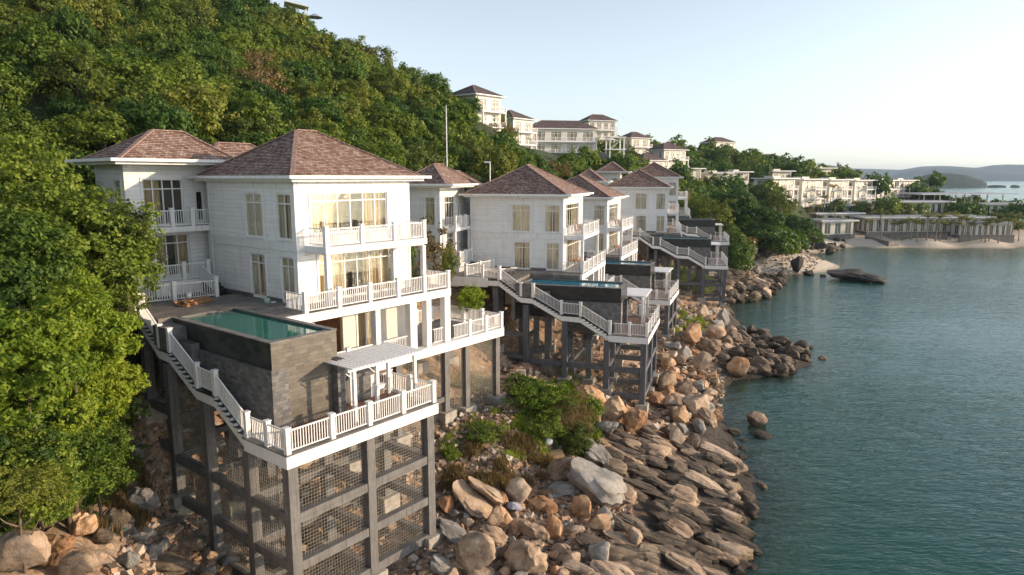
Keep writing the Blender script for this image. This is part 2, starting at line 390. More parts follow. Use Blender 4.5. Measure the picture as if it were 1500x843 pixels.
M['rock_orange'] = mat_rock('rock_orange', [(0.15, 0.075, 0.035), (0.36, 0.18, 0.08), (0.50, 0.30, 0.16), (0.60, 0.45, 0.31)])
M['rock_tan'] = mat_rock('rock_tan', [(0.13, 0.09, 0.06), (0.29, 0.205, 0.135), (0.44, 0.32, 0.22), (0.56, 0.45, 0.34)])
M['rock_grey'] = mat_rock('rock_grey', [(0.10, 0.095, 0.09), (0.21, 0.20, 0.18), (0.30, 0.28, 0.25), (0.42, 0.39, 0.35)])
M['rock_dark'] = mat_rock('rock_dark', [(0.026, 0.020, 0.015), (0.078, 0.058, 0.041), (0.16, 0.12, 0.083), (0.29, 0.225, 0.16)], 0.7, 1.0)
M['rock_black'] = mat_rock('rock_black', [(0.012, 0.011, 0.010), (0.028, 0.025, 0.022), (0.055, 0.048, 0.040), (0.12, 0.10, 0.075)], 0.7, 1.0)
# ---------------------------------------------------------------- villa frames (origin: seaward near corner of the house at ground-floor level)
class Frame:
    def __init__(s, x, y, z, b):
        s.o = Vector((x, y, z)); s.b = b; t = R(b)
        s.U = Vector((math.sin(t), math.cos(t), 0)); s.V = Vector((-math.cos(t), math.sin(t), 0)); s.rz = R(90 - b)
    def w(s, x, y, z=0): return s.o + s.U * x + s.V * y + Vector((0, 0, z))
def frame_at(u, v, z, b):
    p = at_height(u, v, z); return Frame(p.x, p.y, p.z, b)
VF = [frame_at(439, 448, 14.45, 38.5), frame_at(824, 397.5, 12.8, 18.0), frame_at(888, 373, 11.9, 20.0),
      frame_at(976, 341, 12.85, 12.0), frame_at(992, 315.8, 14.45, 12.0)]

# ---------------------------------------------------------------- terrain height
SHORE = [(1010,1100),(1050,960),(1078,860),(1098,800),(1118,745),(1108,700),(1082,660),(1062,620),(1052,585),(1068,556),(1110,556),(1160,550),(1185,535),(1196,522),
         (1160,500),(1120,495),(1085,482),(1062,466),(1042,450),(1068,443),(1105,440),(1135,428),(1142,414),(1115,402),(1090,393),(1085,385),
         (1120,380),(1165,374),(1195,372),(1225,365),(1262,362),(1330,362),(1400,361.5),(1480,361),(1560,360),(1680,358)]
cp = []
for i, (u, v) in enumerate(SHORE):
    p = at_height(u, v, 0.0); cp.append((p.x, p.y, 0.0))
    if v > 390:
        q = at_height(u + (105 if v > 560 else 55), v + (18 if 490 > v > 400 or v < 600 else 6), 0.0); cp.append((q.x, q.y, -2.6))
for p in [(40,20,-6),(60,40,-7),(50,60,-6),(70,80,-7),(60,100,-5),(90,120,-6),(75,140,-4),(110,160,-4.5),(120,185,-3),(170,185,-3),(90,180,-2.5),(150,150,-6),(120,60,-9),(140,100,-8),(200,150,-7),(220,60,-10),(60,-20,-8),(30,-20,-6)]:
    cp.append(p)
for k, f in enumerate(VF):
    gf = f.o.z
    if k == 0:
        L = [(-6.8,-8.7,1.9),(1.3,-8.7,2.5),(-3,-4,2.9),(-6.5,-2,3.3),(-6.5,1.2,3.9),(-7.2,3.8,8.6),(-10,3,8.4),(-11,-1,6.6),(-10.5,-5,5.0),(-13,-6,7.6),(1,-2,4.6),(9.3,-2,5.7),(14.5,-2,5.5),(17,1,6.3),
             (4,2.5,6.5),(-3,5,10.5),(4,6,10.2),(4,9.5,13.2),(-4.5,9.5,13.6),(-5,15,15.5),(5,15,16),(-14,10,13.5),(14,8,11.5),(-12,20,18),(6,30,23.5),(-20,0,9.5)]
    else:
        L = [(-6.8,-8.7,2.8),(1.5,-8.7,2.6),(-6.5,0,4.2),(0,-2,4.4),(8,-2,5.0),(-5,4,6.0),(4,4,7.0),(0,9,gf-1.2),(8,9,gf-0.6),(-5,9,gf-2.2),(-4,15,gf+0.6),(4,17,gf+2.4)]
    for x, y, z in L:
        q = f.w(x, y); cp.append((q.x, q.y, z))
for u, v, z in [(700,640,5.0),(700,720,3.6),(850,700,2.3),(760,760,2.4),(900,640,2.6),(960,700,1.2),(1000,800,0.9),(860,800,1.5),(740,830,2.2),(960,600,2.2),(1020,540,2.0),(640,760,3.0),
                (780,600,5.4),(1020,500,2.6),(1050,500,1.9),(1130,525,0.8),(1030,470,2.2),(1095,425,1.2),(1075,410,2.2),(1090,375,2.6),(1140,366,1.7),(1200,357,1.9),(1280,350,2.4),(1360,350,2.5),(1450,349,2.5),(1560,348,2.6)]:
    p = at_height(u, v, z); cp.append((p.x, p.y, z))
HILL = [(-46,148,51),(-15,142,35),(-6,146,32.5),(0,172,30),(4,182,29),(25,245,29),(48,262,27),(75,300,29),(112,320,24),(142,335,20),(16,196,27.5),
        (-110,140,72),(-80,60,44),(-50,65,33),(-30,85,30),(-60,100,44),(-20,60,19.5),(-32,52,20),(0,100,20),(-15,110,28),(15,130,21),(22,160,20.5),(30,200,21),(45,210,17),(62,230,20),
        (-55,40,27),(-90,20,36),(-40,25,17.5),(-26,18,10),(-22,26,9.6),(-20,12,8.0),(-30,0,9),(-14,21,7.5),(-11,24,4.6),(-60,-10,22),(-12,8,3),(-5,18,1.5),(0,30,2.2),
        (-150,250,80),(-60,220,45),(0,240,30),(-20,330,20),(60,380,12),(20,290,30),(90,350,20),
        (89,225,14.4),(110,236,14),(130,250,13.9),(160,278,13.6),(70,225,14.5),(95,250,18),(120,270,17),(60,250,21),(80,268,21),(140,295,16),(165,320,10),
        (45,150,6),(60,160,5),(52,180,10),(68,176,6.5),(200,250,3.6),(240,250,3.5),(200,300,5),(240,300,4),
        (38,140,8),
        (200,345,-1),(150,375,-1.5),(260,340,-2),(110,400,-2),(60,450,-3),(200,420,-6),(300,300,-1),(320,220,2),(300,500,-10),(-100,500,20),(300,380,-8)]
cp += HILL
# building plots are levelled: (photo x, photo y of the foot, depth, bearing, width, depth of plot, lift)
PLOTS = [(716,186,148,40,8,9,-3),(766,212,180,40,8,9,-3),(826,225,186,78,18,9,-3.5),(882,204,250,70,11,8,-2),(938,228,262,60,9,8,-2),(988,248,236,60,10,8,-2),(958,250,230,60,9,7,-2),(1062,230,315,60,12,9,-2),(1138,243,345,60,13,9,-2),
         (1147,291,226,62,10,8,-.4),(1189,291,236,62,10,8,-.4),(1228,290.5,247,62,10,8,-.4),(1264,290,259,62,10,8,-.4),(1297,289,271,62,10,8,-.4),(1327,288,283,62,10,8,-.4),
         (1012,262,232,70,8,7,-1),(1052,268,238,70,9,7,-1),(1085,266,246,70,7,7,-1),(1145,264,262,70,9,7,-1),(1176,262,285,70,9,7,-1),(1206,258,300,70,12,7,-1)]
PAV = [(1204,344,219,80,11,8),(1196,327,232,82,16,8),(1270,340,226,88,40,9),(1405,345,222,90,17,7),(1258,318,248,86,34,10),(1352,312,262,88,31,13),(1440,318,255,90,34,9),(1190,309,240,80,13,7),(1240,312,244,84,10,6)]
for (u, v, D, b, w, d, dz) in PLOTS:
    q = at_depth(u, v, D); f = Frame(q.x, q.y, q.z, b)
    for a, c in ((-w/2, 0), (w/2, 0), (-w/2, d), (w/2, d)): e = f.w(a, c); cp.append((e.x, e.y, q.z + dz))
for (u, v, D, b, w, d) in PAV:
    q = at_depth(u, v, D); f = Frame(q.x, q.y, q.z, b)
    for k in range(int(w // 8) + 1):
        for c in (-1.5, d * .7): e = f.w(w * k / max(1, int(w // 8)), c); cp.append((e.x, e.y, q.z - 1.0))
CP = np.array(cp, float)
_K = np.linalg.norm(CP[:, None, :2] - CP[None, :, :2], axis=2)
n_ = len(CP)
_A = np.zeros((n_ + 3, n_ + 3)); _A[:n_, :n_] = _K - np.eye(n_) * 0.35
_A[:n_, n_] = 1; _A[:n_, n_+1:] = CP[:, :2]; _A[n_, :n_] = 1; _A[n_+1:, :n_] = CP[:, :2].T
_W = np.linalg.lstsq(_A, np.concatenate([CP[:, 2], np.zeros(3)]), rcond=None)[0]
def sinnoise(x, y, seed, scale, octaves=4):
    out = np.zeros_like(x); a = 1.0; f = 1.0 / scale; r = np.random.default_rng(seed)
    for o in range(octaves):
        for k in range(5):
            t = r.uniform(0, 2*np.pi); ph = r.uniform(0, 2*np.pi); m = r.uniform(0.7, 1.4)
            out += a / 5 * np.sin((x * np.cos(t) + y * np.sin(t)) * f * m * 2*np.pi + ph)
        a *= 0.55; f *= 2.1
    return out
def height_np(x, y, rough=True):
    x = np.asarray(x, float); y = np.asarray(y, float); sh = x.shape; xf = x.ravel(); yf = y.ravel()
    z = np.empty_like(xf)
    for i in range(0, len(xf), 20000):
        X = xf[i:i+20000]; Y = yf[i:i+20000]
        d = np.sqrt((X[:, None] - CP[None, :, 0])**2 + (Y[:, None] - CP[None, :, 1])**2)
        z[i:i+20000] = d @ _W[:n_] + _W[n_] + X * _W[n_+1] + Y * _W[n_+2]
    r = np.hypot(xf, yf)
    far = np.clip((r - 480) / 250, 0, 1); z = z * (1 - far) + (-12) * far
    z = np.where(z < 0, np.maximum(z, -12), z)
    if rough:
        amp = np.clip((z + 1) / 4, 0.25, 1)
        amp = np.where((yf > 140) & (z < 3.6), 0.12, amp)
        z = z + amp * (0.55 * sinnoise(xf, yf, 3, 14, 3) + 0.26 * sinnoise(xf, yf, 5, 2.6, 5))
    return z.reshape(sh)
def ground(x, y): return float(height_np(np.array([x]), np.array([y]))[0])
def on_ground(u, v, zmin=-0.3, lift=0.0):
    """the point of the ground seen at a place of the photograph"""
    r = ray(u, v); o = Vector((0, 0, HC)); t = np.linspace(14, 420, 1600)
    P = np.array(o)[None] + np.outer(t, np.array(r))
    h = np.maximum(height_np(P[:, 0], P[:, 1], False), zmin) + lift
    i = int(np.argmax(P[:, 2] < h))
    if P[i, 2] >= h[i]: return at_height(u, v, 0)
    return Vector(P[i])

# ---------------------------------------------------------------- ground sheet
def polar_sheet(name, r0, r1, nr, a0, a1, na, zf):
    rr = r0 * (r1 / r0) ** (np.arange(nr) / (nr - 1)); aa = np.radians(np.linspace(a0, a1, na))
    X = rr[:, None] * np.sin(aa)[None]; Y = rr[:, None] * np.cos(aa)[None] - 4.0
    Z = zf(X, Y)
    v = np.stack([X, Y, Z], -1).reshape(-1, 3)
    i = np.arange(nr - 1)[:, None] * na + np.arange(na - 1)[None]
    f = np.stack([i, i + 1, i + na + 1, i + na], -1).reshape(-1, 4)
    me = bpy.data.meshes.new(name)
    me.vertices.add(len(v)); me.vertices.foreach_set('co', v.ravel())
    me.loops.add(f.size); me.loops.foreach_set('vertex_index', f.ravel().astype(np.int32))
    me.polygons.add(len(f)); me.polygons.foreach_set('loop_start', np.arange(0, f.size, 4).astype(np.int32))
    me.polygons.foreach_set('use_smooth', np.ones(len(f), bool))
    me.update(calc_edges=True)
    o = bpy.data.objects.new(name, me); COL.objects.link(o)
    return o, X.ravel(), Y.ravel(), Z.ravel()
gr, gx, gy, gz = polar_sheet('ground', 6, 7600, 560, -88, 88, 620, height_np)
tag(gr, kind='structure')
n1 = sinnoise(gx, gy, 21, 7, 4); n2 = sinnoise(gx, gy, 22, 26, 3)
sand = np.clip((gy - 118) / 10, 0, 1) * np.clip((3.9 + 0.4 * n1 - gz) / 0.8, 0, 1)
inland = np.zeros_like(gx)
bx = np.interp(gy, [f.w(0, 10).y for f in VF] + [230, 330], [f.w(0, 10).x for f in VF] + [60, 120])
inland = bx - gx
green = np.clip((inland + 1 + 3 * n1) / 5, 0, 1) * (gz > 6)
green = np.maximum(green, np.clip((gy - 128) / 8, 0, 1) * np.clip((gz - 3.6) / 0.8, 0, 1))
green = np.maximum(green, np.clip((-17 - gx) / 4, 0, 1) * np.clip((gz - 7.6) / 2.0, 0, 1))
_pb = on_ground(770, 590); _pc = on_ground(690, 640)
for _p, _r in ((_pb, 5.5), (_pc, 3.0)):
    green = np.maximum(green, np.clip((_r - np.hypot(gx - _p.x, gy - _p.y) + 1.6 * n1) / 2, 0, 0.8))
attr = gr.data.color_attributes.new('mask', 'FLOAT_COLOR', 'POINT')
rubble = np.clip(0.5 + 0.8 * n1 + 0.6 * n2, 0, 1)
shore = np.clip((1.9 + .5 * n1 - gz) / .8, 0, 1) * (gy < 135)
at3 = gr.data.attributes.new('shore', 'FLOAT', 'POINT'); at3.data.foreach_set('value', shore)
buf = np.stack([sand, green, rubble, np.ones_like(sand)], -1).ravel(); gr.data.color_attributes['mask'].data.foreach_set('color', buf)
def mat_ground():
    m, nt, b, out = new_mat('hillside_ground')
    a = nd(nt, 'ShaderNodeAttribute', attribute_name='mask'); sp = nd(nt, 'ShaderNodeSeparateColor'); nt.links.new(a.outputs['Color'], sp.inputs[0])
    co = coords(nt)
    n = noise_t(nt, co, 0.9, 8, 0.72, 0.4); nf = noise_t(nt, co, 7.0, 8, 0.8)
    f = math_n(nt, 'ADD', math_n(nt, 'MULTIPLY', n, 0.5), math_n(nt, 'MULTIPLY', nf, 0.5))
    dirt = ramp(nt, f, [(0.33, (0.14, 0.095, 0.06)), (0.46, (0.31, 0.21, 0.135)), (0.56, (0.44, 0.34, 0.25)), (0.70, (0.62, 0.56, 0.49))])
    red = ramp(nt, f, [(0.36, (0.13, 0.068, 0.034)), (0.52, (0.32, 0.17, 0.085)), (0.68, (0.46, 0.30, 0.17))])
    dirt = mixc(nt, math_n(nt, 'MULTIPLY', sp.outputs[2], 0.75), dirt, red)
    vo = nd(nt, 'ShaderNodeTexVoronoi'); vo.inputs['Scale'].default_value = 4.5; nt.links.new(co, vo.inputs['Vector'])
    chips = ramp(nt, vo.outputs['Color'], [(0.62, (1, 1, 1)), (0.7, (1.7, 1.65, 1.55)), (0.9, (1.9, 1.85, 1.75))])
    dirt = mixc(nt, 0.6, dirt, chips, 'MULTIPLY')
    snd = ramp(nt, f, [(0.35, (0.50, 0.42, 0.32)), (0.6, (0.68, 0.59, 0.48))])
    grn = ramp(nt, f, [(0.35, (0.012, 0.022, 0.006)), (0.52, (0.04, 0.065, 0.015)), (0.68, (0.10, 0.10, 0.035))])
    sh = nd(nt, 'ShaderNodeAttribute', attribute_name='shore')
    dirt = mixc(nt, sh.outputs['Fac'], dirt, ramp(nt, f, [(0.35, (0.02, 0.016, 0.012)), (0.55, (0.075, 0.06, 0.045)), (0.7, (0.16, 0.13, 0.10))]))
    col = mixc(nt, sp.outputs[0], dirt, snd); col = mixc(nt, sp.outputs[1], col, grn)
    gp = nd(nt, 'ShaderNodeNewGeometry'); s3 = nd(nt, 'ShaderNodeSeparateXYZ'); nt.links.new(gp.outputs['Position'], s3.inputs[0])
    wet = nd(nt, 'ShaderNodeMapRange'); wet.inputs[1].default_value = -0.1; wet.inputs[2].default_value = 0.5; nt.links.new(s3.outputs[2], wet.inputs[0])
    col = mixc(nt, wet.outputs[0], mixc(nt, 1.0, col, (0.5, 0.48, 0.40), 'MULTIPLY'), col)
    nt.links.new(col, b.inputs['Base Color']); b.inputs['Roughness'].default_value = 0.9
    vd = nd(nt, 'ShaderNodeTexVoronoi'); vd.inputs['Scale'].default_value = 2.6; nt.links.new(co, vd.inputs['Vector'])
    hb = bump(nt, vd.outputs['Distance'], 0.5, 0.2)
    nt.links.new(bump(nt, nf, 0.9, 0.12, hb), b.inputs['Normal'])
    return m
gr.data.materials.append(mat_ground())

# ---------------------------------------------------------------- sea: clear over the shallows, teal where it is deep
def flat(X, Y): return np.zeros_like(X)
wa, wx, wy, wz = polar_sheet('sea_water', 8, 7600, 330, -88, 88, 330, flat)
tag(wa, kind='structure')
dep = np.maximum(0, -height_np(wx, wy, False)); dep = np.where(np.hypot(wx, wy) > 480, 10, dep)
at2 = wa.data.attributes.new('depth', 'FLOAT', 'POINT'); at2.data.foreach_set('value', dep)
def mat_sea():
    m, nt, b, out = new_mat('sea'); nt.nodes.remove(b)
    a = nd(nt, 'ShaderNodeAttribute', attribute_name='depth'); d = a.outputs['Fac']
    co = coords(nt)
    # wind ripples: crests run from lower left to upper right of the bay, plus a slower swell
    v1 = mapping(nt, co, (0.75, 2.3, 1), (0, 0, R(-38)))
    w1 = noise_t(nt, v1, 1.15, 2, 0.45, 0.9)
    v2 = mapping(nt, co, (0.5, 1.3, 1), (0, 0, R(-20)))
    w2 = noise_t(nt, v2, 0.5, 3, 0.55, 0.6)
    w3 = noise_t(nt, mapping(nt, co, (1, 2, 1), (0, 0, R(-50))), 4.2, 2, 0.5)
    h = math_n(nt, 'ADD', math_n(nt, 'ADD', math_n(nt, 'MULTIPLY', w1, 0.13), math_n(nt, 'MULTIPLY', w2, 0.27)), math_n(nt, 'MULTIPLY', w3, 0.008))
    calm = noise_t(nt, co, 0.018, 4, 0.6)
    cs = ramp(nt, calm, [(0.35, (0.35, 0.35, 0.35)), (0.62, (1, 1, 1))])
    hh = math_n(nt, 'MULTIPLY', h, cs)
    nb = bump(nt, hh, 1.0, 1.0)
    murk = noise_t(nt, co, 0.05, 4, 0.6)
    teal = ramp(nt, math_n(nt, 'ADD', math_n(nt, 'MULTIPLY', d, 0.10), math_n(nt, 'MULTIPLY', murk, 0.25)),
                [(0.10, (0.07, 0.14, 0.10)), (0.40, (0.012, 0.085, 0.065)), (0.85, (0.006, 0.055, 0.052))])
    df = nd(nt, 'ShaderNodeBsdfDiffuse'); nt.links.new(teal, df.inputs[0])
    tr = nd(nt, 'ShaderNodeBsdfTransparent'); tr.inputs[0].default_value = (0.66, 0.86, 0.78, 1)
    op = math_n(nt, 'SUBTRACT', 1.0, math_n(nt, 'POWER', 2.718, math_n(nt, 'MULTIPLY', d, -0.5)), True)
    op = math_n(nt, 'ADD', math_n(nt, 'MULTIPLY', op, 0.9), 0.05)
    body = nd(nt, 'ShaderNodeMixShader'); nt.links.new(op, body.inputs[0]); nt.links.new(tr.outputs[0], body.inputs[1]); nt.links.new(df.outputs[0], body.inputs[2])
    gl = nd(nt, 'ShaderNodeBsdfGlossy'); gl.inputs['Roughness'].default_value = 0.10; gl.inputs['Color'].default_value = (0.86, 0.93, 0.90, 1); nt.links.new(nb, gl.inputs['Normal'])
    fr = nd(nt, 'ShaderNodeFresnel'); fr.inputs['IOR'].default_value = 1.33; nt.links.new(nb, fr.inputs['Normal'])
    fg = nd(nt, 'ShaderNodeFresnel'); fg.inputs['IOR'].default_value = 1.33
    ff = math_n(nt, 'ADD', math_n(nt, 'MULTIPLY', fr.outputs[0], 0.7), math_n(nt, 'MULTIPLY', fg.outputs[0], 0.3))
    mx = nd(nt, 'ShaderNodeMixShader'); nt.links.new(math_n(nt, 'MINIMUM', math_n(nt, 'POWER', ff, 1.0), 0.8), mx.inputs[0])
    nt.links.new(body.outputs[0], mx.inputs[1]); nt.links.new(gl.outputs[0], mx.inputs[2]); nt.links.new(mx.outputs[0], out.inputs[0])
    return m
wa.data.materials.append(mat_sea())

# ---------------------------------------------------------------- hills and islands across the bay
def far_hill(name, prof, D, depth, mat, seed):
    """prof: (photo x, photo y) of its skyline; a real ridge D metres away and depth metres thick"""
    pts = []
    us = np.linspace(prof[0][0], prof[-1][0], 130)
    vs_ = np.interp(us, [p[0] for p in prof], [p[1] for p in prof])
    base = project((0, D, 0))[1]
    nb_ = 26; V = []; 
    rr = np.random.default_rng(seed)
    for i, (u, v) in enumerate(zip(us, vs_)):
        p = at_depth(u, v, D); top = max(p.z, 0.5)
        d = Vector((p.x, p.y, 0)).normalized()
        for j in range(nb_):
            t = j / (nb_ - 1) * 2 - 1
            prof_h = math.cos(t * math.pi / 2) ** 1.1
            k = d * (t * depth * (0.6+ 0.4))
            x = p.x + k.x; y = p.y + k.y
            nz = noise.noise(Vector((x * 0.004 + seed, y * 0.004, 0))) * 0.30 + noise.noise(Vector((x * 0.02, y * 0.02, seed))) * 0.08
            V.append((x, y, top * prof_h * (1 + nz * (1 - prof_h)) - 1.0))
    F = [(i * nb_ + j, (i+1) * nb_ + j, (i+1) * nb_ + j + 1, i * nb_ + j + 1) for i in range(len(us)-1) for j in range(nb_-1)]
    me = bpy.data.meshes.new(name); me.from_pydata(V, [], F); me.materials.append(mat)
    me.polygons.foreach_set('use_smooth', [True] * len(F)); me.update()
    o = bpy.data.objects.new(name, me); COL.objects.link(o); tag(o, kind='structure'); return o
M['far_wood'] = simple('far_woodland', (0.020, 0.040, 0.030), 0.95, 0.6, 0.02, 0.0)
far_hill('hills', [(1100,262),(1140,254),(1190,243),(1215,242),(1250,247),(1290,248),(1320,249),(1350,244),(1380,243),(1400,244),(1430,246),(1455,242),(1480,241),(1500,241.5),(1560,243),(1640,247),(1720,250),(1800,262)], 5200, 700, M['far_wood'], 3)
far_hill('hills', [(1288,263),(1320,253),(1345,249),(1370,247),(1410,247),(1440,250),(1475,253),(1500,255),(1560,258),(1640,263)], 4300, 300, M['far_wood'], 8)
far_hill('island', [(1330,268),(1342,262),(1355,256),(1368,253.5),(1380,253),(1398,254),(1415,256),(1428,260),(1440,264),(1446,268)], 1500, 110, M['far_wood'], 5)
far_hill('island', [(1446,271.6),(1456,270.6),(1466,270.8),(1474,271.6)], 1450, 6, M['far_wood'], 6)
far_hill('island', [(1480,271.8),(1485,270.2),(1490,271.0),(1494,271.8)], 1450, 5, M['far_wood'], 7)
far_hill('island', [(1200,266),(1235,262),(1262,261),(1290,264),(1320,266)], 1300, 80, M['far_wood'], 9)

# ---------------------------------------------------------------- sea air
hz = MB(); hz.box(-7900, 7900, -600, 7900, -14, 130); hz = hz.build('haze', [])
def mat_haze():
    m = bpy.data.materials.new('haze_air'); m.use_nodes = True; nt = m.node_tree; nt.nodes.clear()
    out = nt.nodes.new('ShaderNodeOutputMaterial'); v = nt.nodes.new('ShaderNodeVolumePrincipled')
    v.inputs['Color'].default_value = (0.62, 0.80, 1.0, 1); v.inputs['Density'].default_value = 0.0001; v.inputs['Anisotropy'].default_value = 0.0
    nt.links.new(v.outputs[0], out.inputs['Volume']); return m
hz.data.materials.append(mat_haze()); tag(hz, kind='stuff')
# ---------------------------------------------------------------- villa pieces
def wall_run(mb, axis, a0, a1, z0, z1, plane, thick, openings):
    """wall along x (axis 'x', lying in y plane..plane+thick) or along y, with rectangular openings (a0, a1, z0, z1)"""
    zs = sorted({z0, z1} | {max(z0, min(z1, q)) for o in openings for q in o[2:4]})
    for zb, zt in zip(zs, zs[1:]):
        zm = (zb + zt) / 2; x = a0
        for o in sorted(o for o in openings if o[2] < zm < o[3]):
            if o[0] > x: _wb(mb, axis, x, o[0], plane, thick, zb, zt)
            x = max(x, o[1])
        if x < a1: _wb(mb, axis, x, a1, plane, thick, zb, zt)
def _wb(mb, axis, a, b, p, t, z0, z1):
    if axis == 'x': mb.box(a, b, p, p + t, z0, z1)
    else: mb.box(p, p + t, a, b, z0, z1)
def window(parent, axis, a0, a1, z0, z1, plane, sgn, cols=3, transom=None, door=False, curtain='full', name='window', trim=True):
    """sgn: outward direction along the wall's normal. frame (part) with pane and curtain (sub-parts)"""
    f = MB(); d = 0.05
    def put(mb, a, b, za, zb, off, th):
        p0 = plane + sgn * off; p1 = plane + sgn * (off - th)
        _wb(mb, axis, a, b, min(p0, p1), abs(p1 - p0), za, zb)
    t = 0.075
    put(f, a0, a0 + t, z0, z1, -0.04, 0.09); put(f, a1 - t, a1, z0, z1, -0.04, 0.09)
    put(f, a0 + t, a1 - t, z1 - t, z1, -0.04, 0.09); put(f, a0 + t, a1 - t, z0, z0 + t, -0.04, 0.09)
    zt = transom if transom else z1
    if transom: put(f, a0 + t, a1 - t, zt - 0.035, zt + 0.035, -0.045, 0.08)
    for k in range(1, cols):
        x = a0 + (a1 - a0) * k / cols
        put(f, x - 0.035, x + 0.035, z0 + t, z1 - t, -0.05, 0.07)
    if trim:   # casing on the outside of the wall
        put(f, a0 - 0.11, a0 - 0.002, z0 - (0 if door else 0.1), z1 + 0.12, 0.045, 0.045); put(f, a1 + 0.002, a1 + 0.11, z0 - (0 if door else 0.1), z1 + 0.12, 0.045, 0.045)
        put(f, a0 - 0.002, a1 + 0.002, z1 + 0.002, z1 + 0.12, 0.045, 0.045)
        if not door: put(f, a0 - 0.002, a1 + 0.002, z0 - 0.1, z0 - 0.002, 0.07, 0.07)
    fo = f.build(name, M['rail'], parent)
    g = MB(); put(g, a0 + t, a1 - t, z0 + t, z1 - t, -0.075, 0.012); g.build('pane', M['glass'], fo)
    if curtain:
        c = MB(); n = max(6, int((a1 - a0) / 0.07))
        spans = {'full': [(a0, a1)], 'sides': [(a0, a0 + (a1 - a0) * 0.3), (a1 - (a1 - a0) * 0.3, a1)], 'left': [(a0, a0 + (a1 - a0) * 0.45)], 'one': [(a0, a0 + (a1 - a0) * .38), (a0 + (a1-a0) * .62, a1)]}[curtain]
        for s0, s1 in spans:
            n = max(4, int((s1 - s0) / 0.09)); pr = None
            for i in range(n + 1):
                a = s0 + (s1 - s0) * i / n; q = plane - sgn * ((0.17 if axis == 'y' else 0.28) + 0.045 * math.sin(i * 1.7 + a0) + 0.02 * math.sin(i * .6))
                top = (a, q, z1 - 0.02) if axis == 'x' else (q, a, z1 - 0.02); bot = (a, q, z0 + 0.02) if axis == 'x' else (q, a, z0 + 0.02)
                if pr: c.quad(pr[0], top, bot, pr[1])
                pr = (top, bot)
        c.build('curtain', M['pale_side' if axis == 'y' else 'curtain'], fo)
    return fo
def boxes(name, mat, parent, *bs):
    for b in bs: m = MB(); m.box(*b); m.build(name, mat, parent)
def railing(parent, p, q, h=0.98, post_ends=(1, 1), gap=0.13, n_posts=0, post_h=1.1, pw=0.22, thin=0.035):
    """balustrade from p to q (floor points), cut into panels by posts; each panel and each post is a part"""
    p = Vector(p); q = Vector(q); L = (q - p)
    k = n_posts + 1
    for i in range(k + 1):
        if (i == 0 and not post_ends[0]) or (i == k and not post_ends[1]): continue
        c = p + L * (i / k)
        m = MB(); m.box(c.x - pw/2, c.x + pw/2, c.y - pw/2, c.y + pw/2, c.z - 0.05, c.z + post_h)
        m.box(c.x - pw/2 - 0.025, c.x + pw/2 + 0.025, c.y - pw/2 - 0.025, c.y + pw/2 + 0.025, c.z + post_h, c.z + post_h + 0.05)
        m.build('railing_post', M['rail'], parent)
    for i in range(k):
        a = p + L * (i / k); b = p + L * ((i + 1) / k); d = (b - a); dh = Vector((d.x, d.y, 0)); ln = dh.length; dn = dh / ln
        s = pw / 2 / ln
        a2 = a + d * s; b2 = b - d * s
        m = MB(); up = Vector((0, 0, 1))
        m.bar(a2 + up * h, b2 + up * h, 0.07, 0.06); m.bar(a2 + up * 0.12, b2 + up * 0.12, 0.045, 0.05)
        nb = max(2, int((b2 - a2).length / gap))
        for j in range(1, nb):
            c = a2 + (b2 - a2) * (j / nb)
            m.box(c.x - thin/2, c.x + thin/2, c.y - thin/2, c.y + thin/2, c.z + 0.13, c.z + h - 0.02)
        m.build('railing', M['rail'], parent)
def hip_roof(parent, x0, x1, y0, y1, z, rx0, rx1, ry, rz, mat, name='roof', courses=None):
    """stepped shingle courses on a hip roof; the ridge runs from (rx0, ry) to (rx1, ry) at height rz"""
    m = MB()
    corners = [(x0, y0), (x1, y0), (x1, y1), (x0, y1)]
    tops = [(rx0, ry), (rx1, ry), (rx1, ry), (rx0, ry)]
    run = ry - y0; slope_l = math.hypot(run, rz - z)
    n = courses or max(6, int(slope_l / 0.19))
    for k in range(4):
        a, b = Vector((*corners[k], z)), Vector((*corners[(k+1) % 4], z)); ta, tb = Vector((*tops[k], rz)), Vector((*tops[(k+1) % 4], rz))
        nrm = (b - a).cross(ta - a).normalized(); sl = ((ta + tb) / 2 - (a + b) / 2).length
        ex = (b - a).normalized()
        for i in range(n):
            t0, t1 = i / n, (i + 1) / n
            p0 = a.lerp(ta, t0) + nrm * 0.045; p1 = b.lerp(tb, t0) + nrm * 0.045; p2 = b.lerp(tb, t1) + nrm * 0.008; p3 = a.lerp(ta, t1) + nrm * 0.008
            q0 = a.lerp(ta, t0) + nrm * 0.004; q1 = b.lerp(tb, t0) + nrm * 0.004
            U = lambda p: ((p - a).dot(ex) + k * 31.7, 0)
            v0 = i * 0.19; v1 = v0 + 0.19
            m.quad(p0, p1, p2, p3, [(U(p0)[0], v0), (U(p1)[0], v0), (U(p2)[0], v1), (U(p3)[0], v1)])
            m.quad(q0, q1, p1, p0, [(U(q0)[0], v0), (U(q1)[0], v0), (U(p1)[0], v0 + .02), (U(p0)[0], v0 + .02)])
    m.quad((x0, y0, z), (x0, y1, z), (x1, y1, z), (x1, y0, z), [(0, 0)] * 4)
    ro = m.build(name, mat, parent)
    c = MB()
    for k in range(4):
        a = Vector((*corners[k], z + 0.05)); t = Vector((*tops[k], rz + 0.05)); L = (t - a).length; ns = max(5, int(L / 0.32))
        for i in range(ns):
            c.bar(a.lerp(t, i / ns) + Vector((0, 0, 0.03)), a.lerp(t, (i + 1.08) / ns), 0.26, 0.07)
    L = rx1 - rx0; ns = max(2, int(L / 0.32))
    for i in range(ns): c.bar((rx0 + L * i / ns, ry, rz + 0.09), (rx0 + L * (i + 1.05) / ns, ry, rz + 0.06), 0.26, 0.07)
    c.build('ridge_tile', M['ridge'], ro)
    return ro
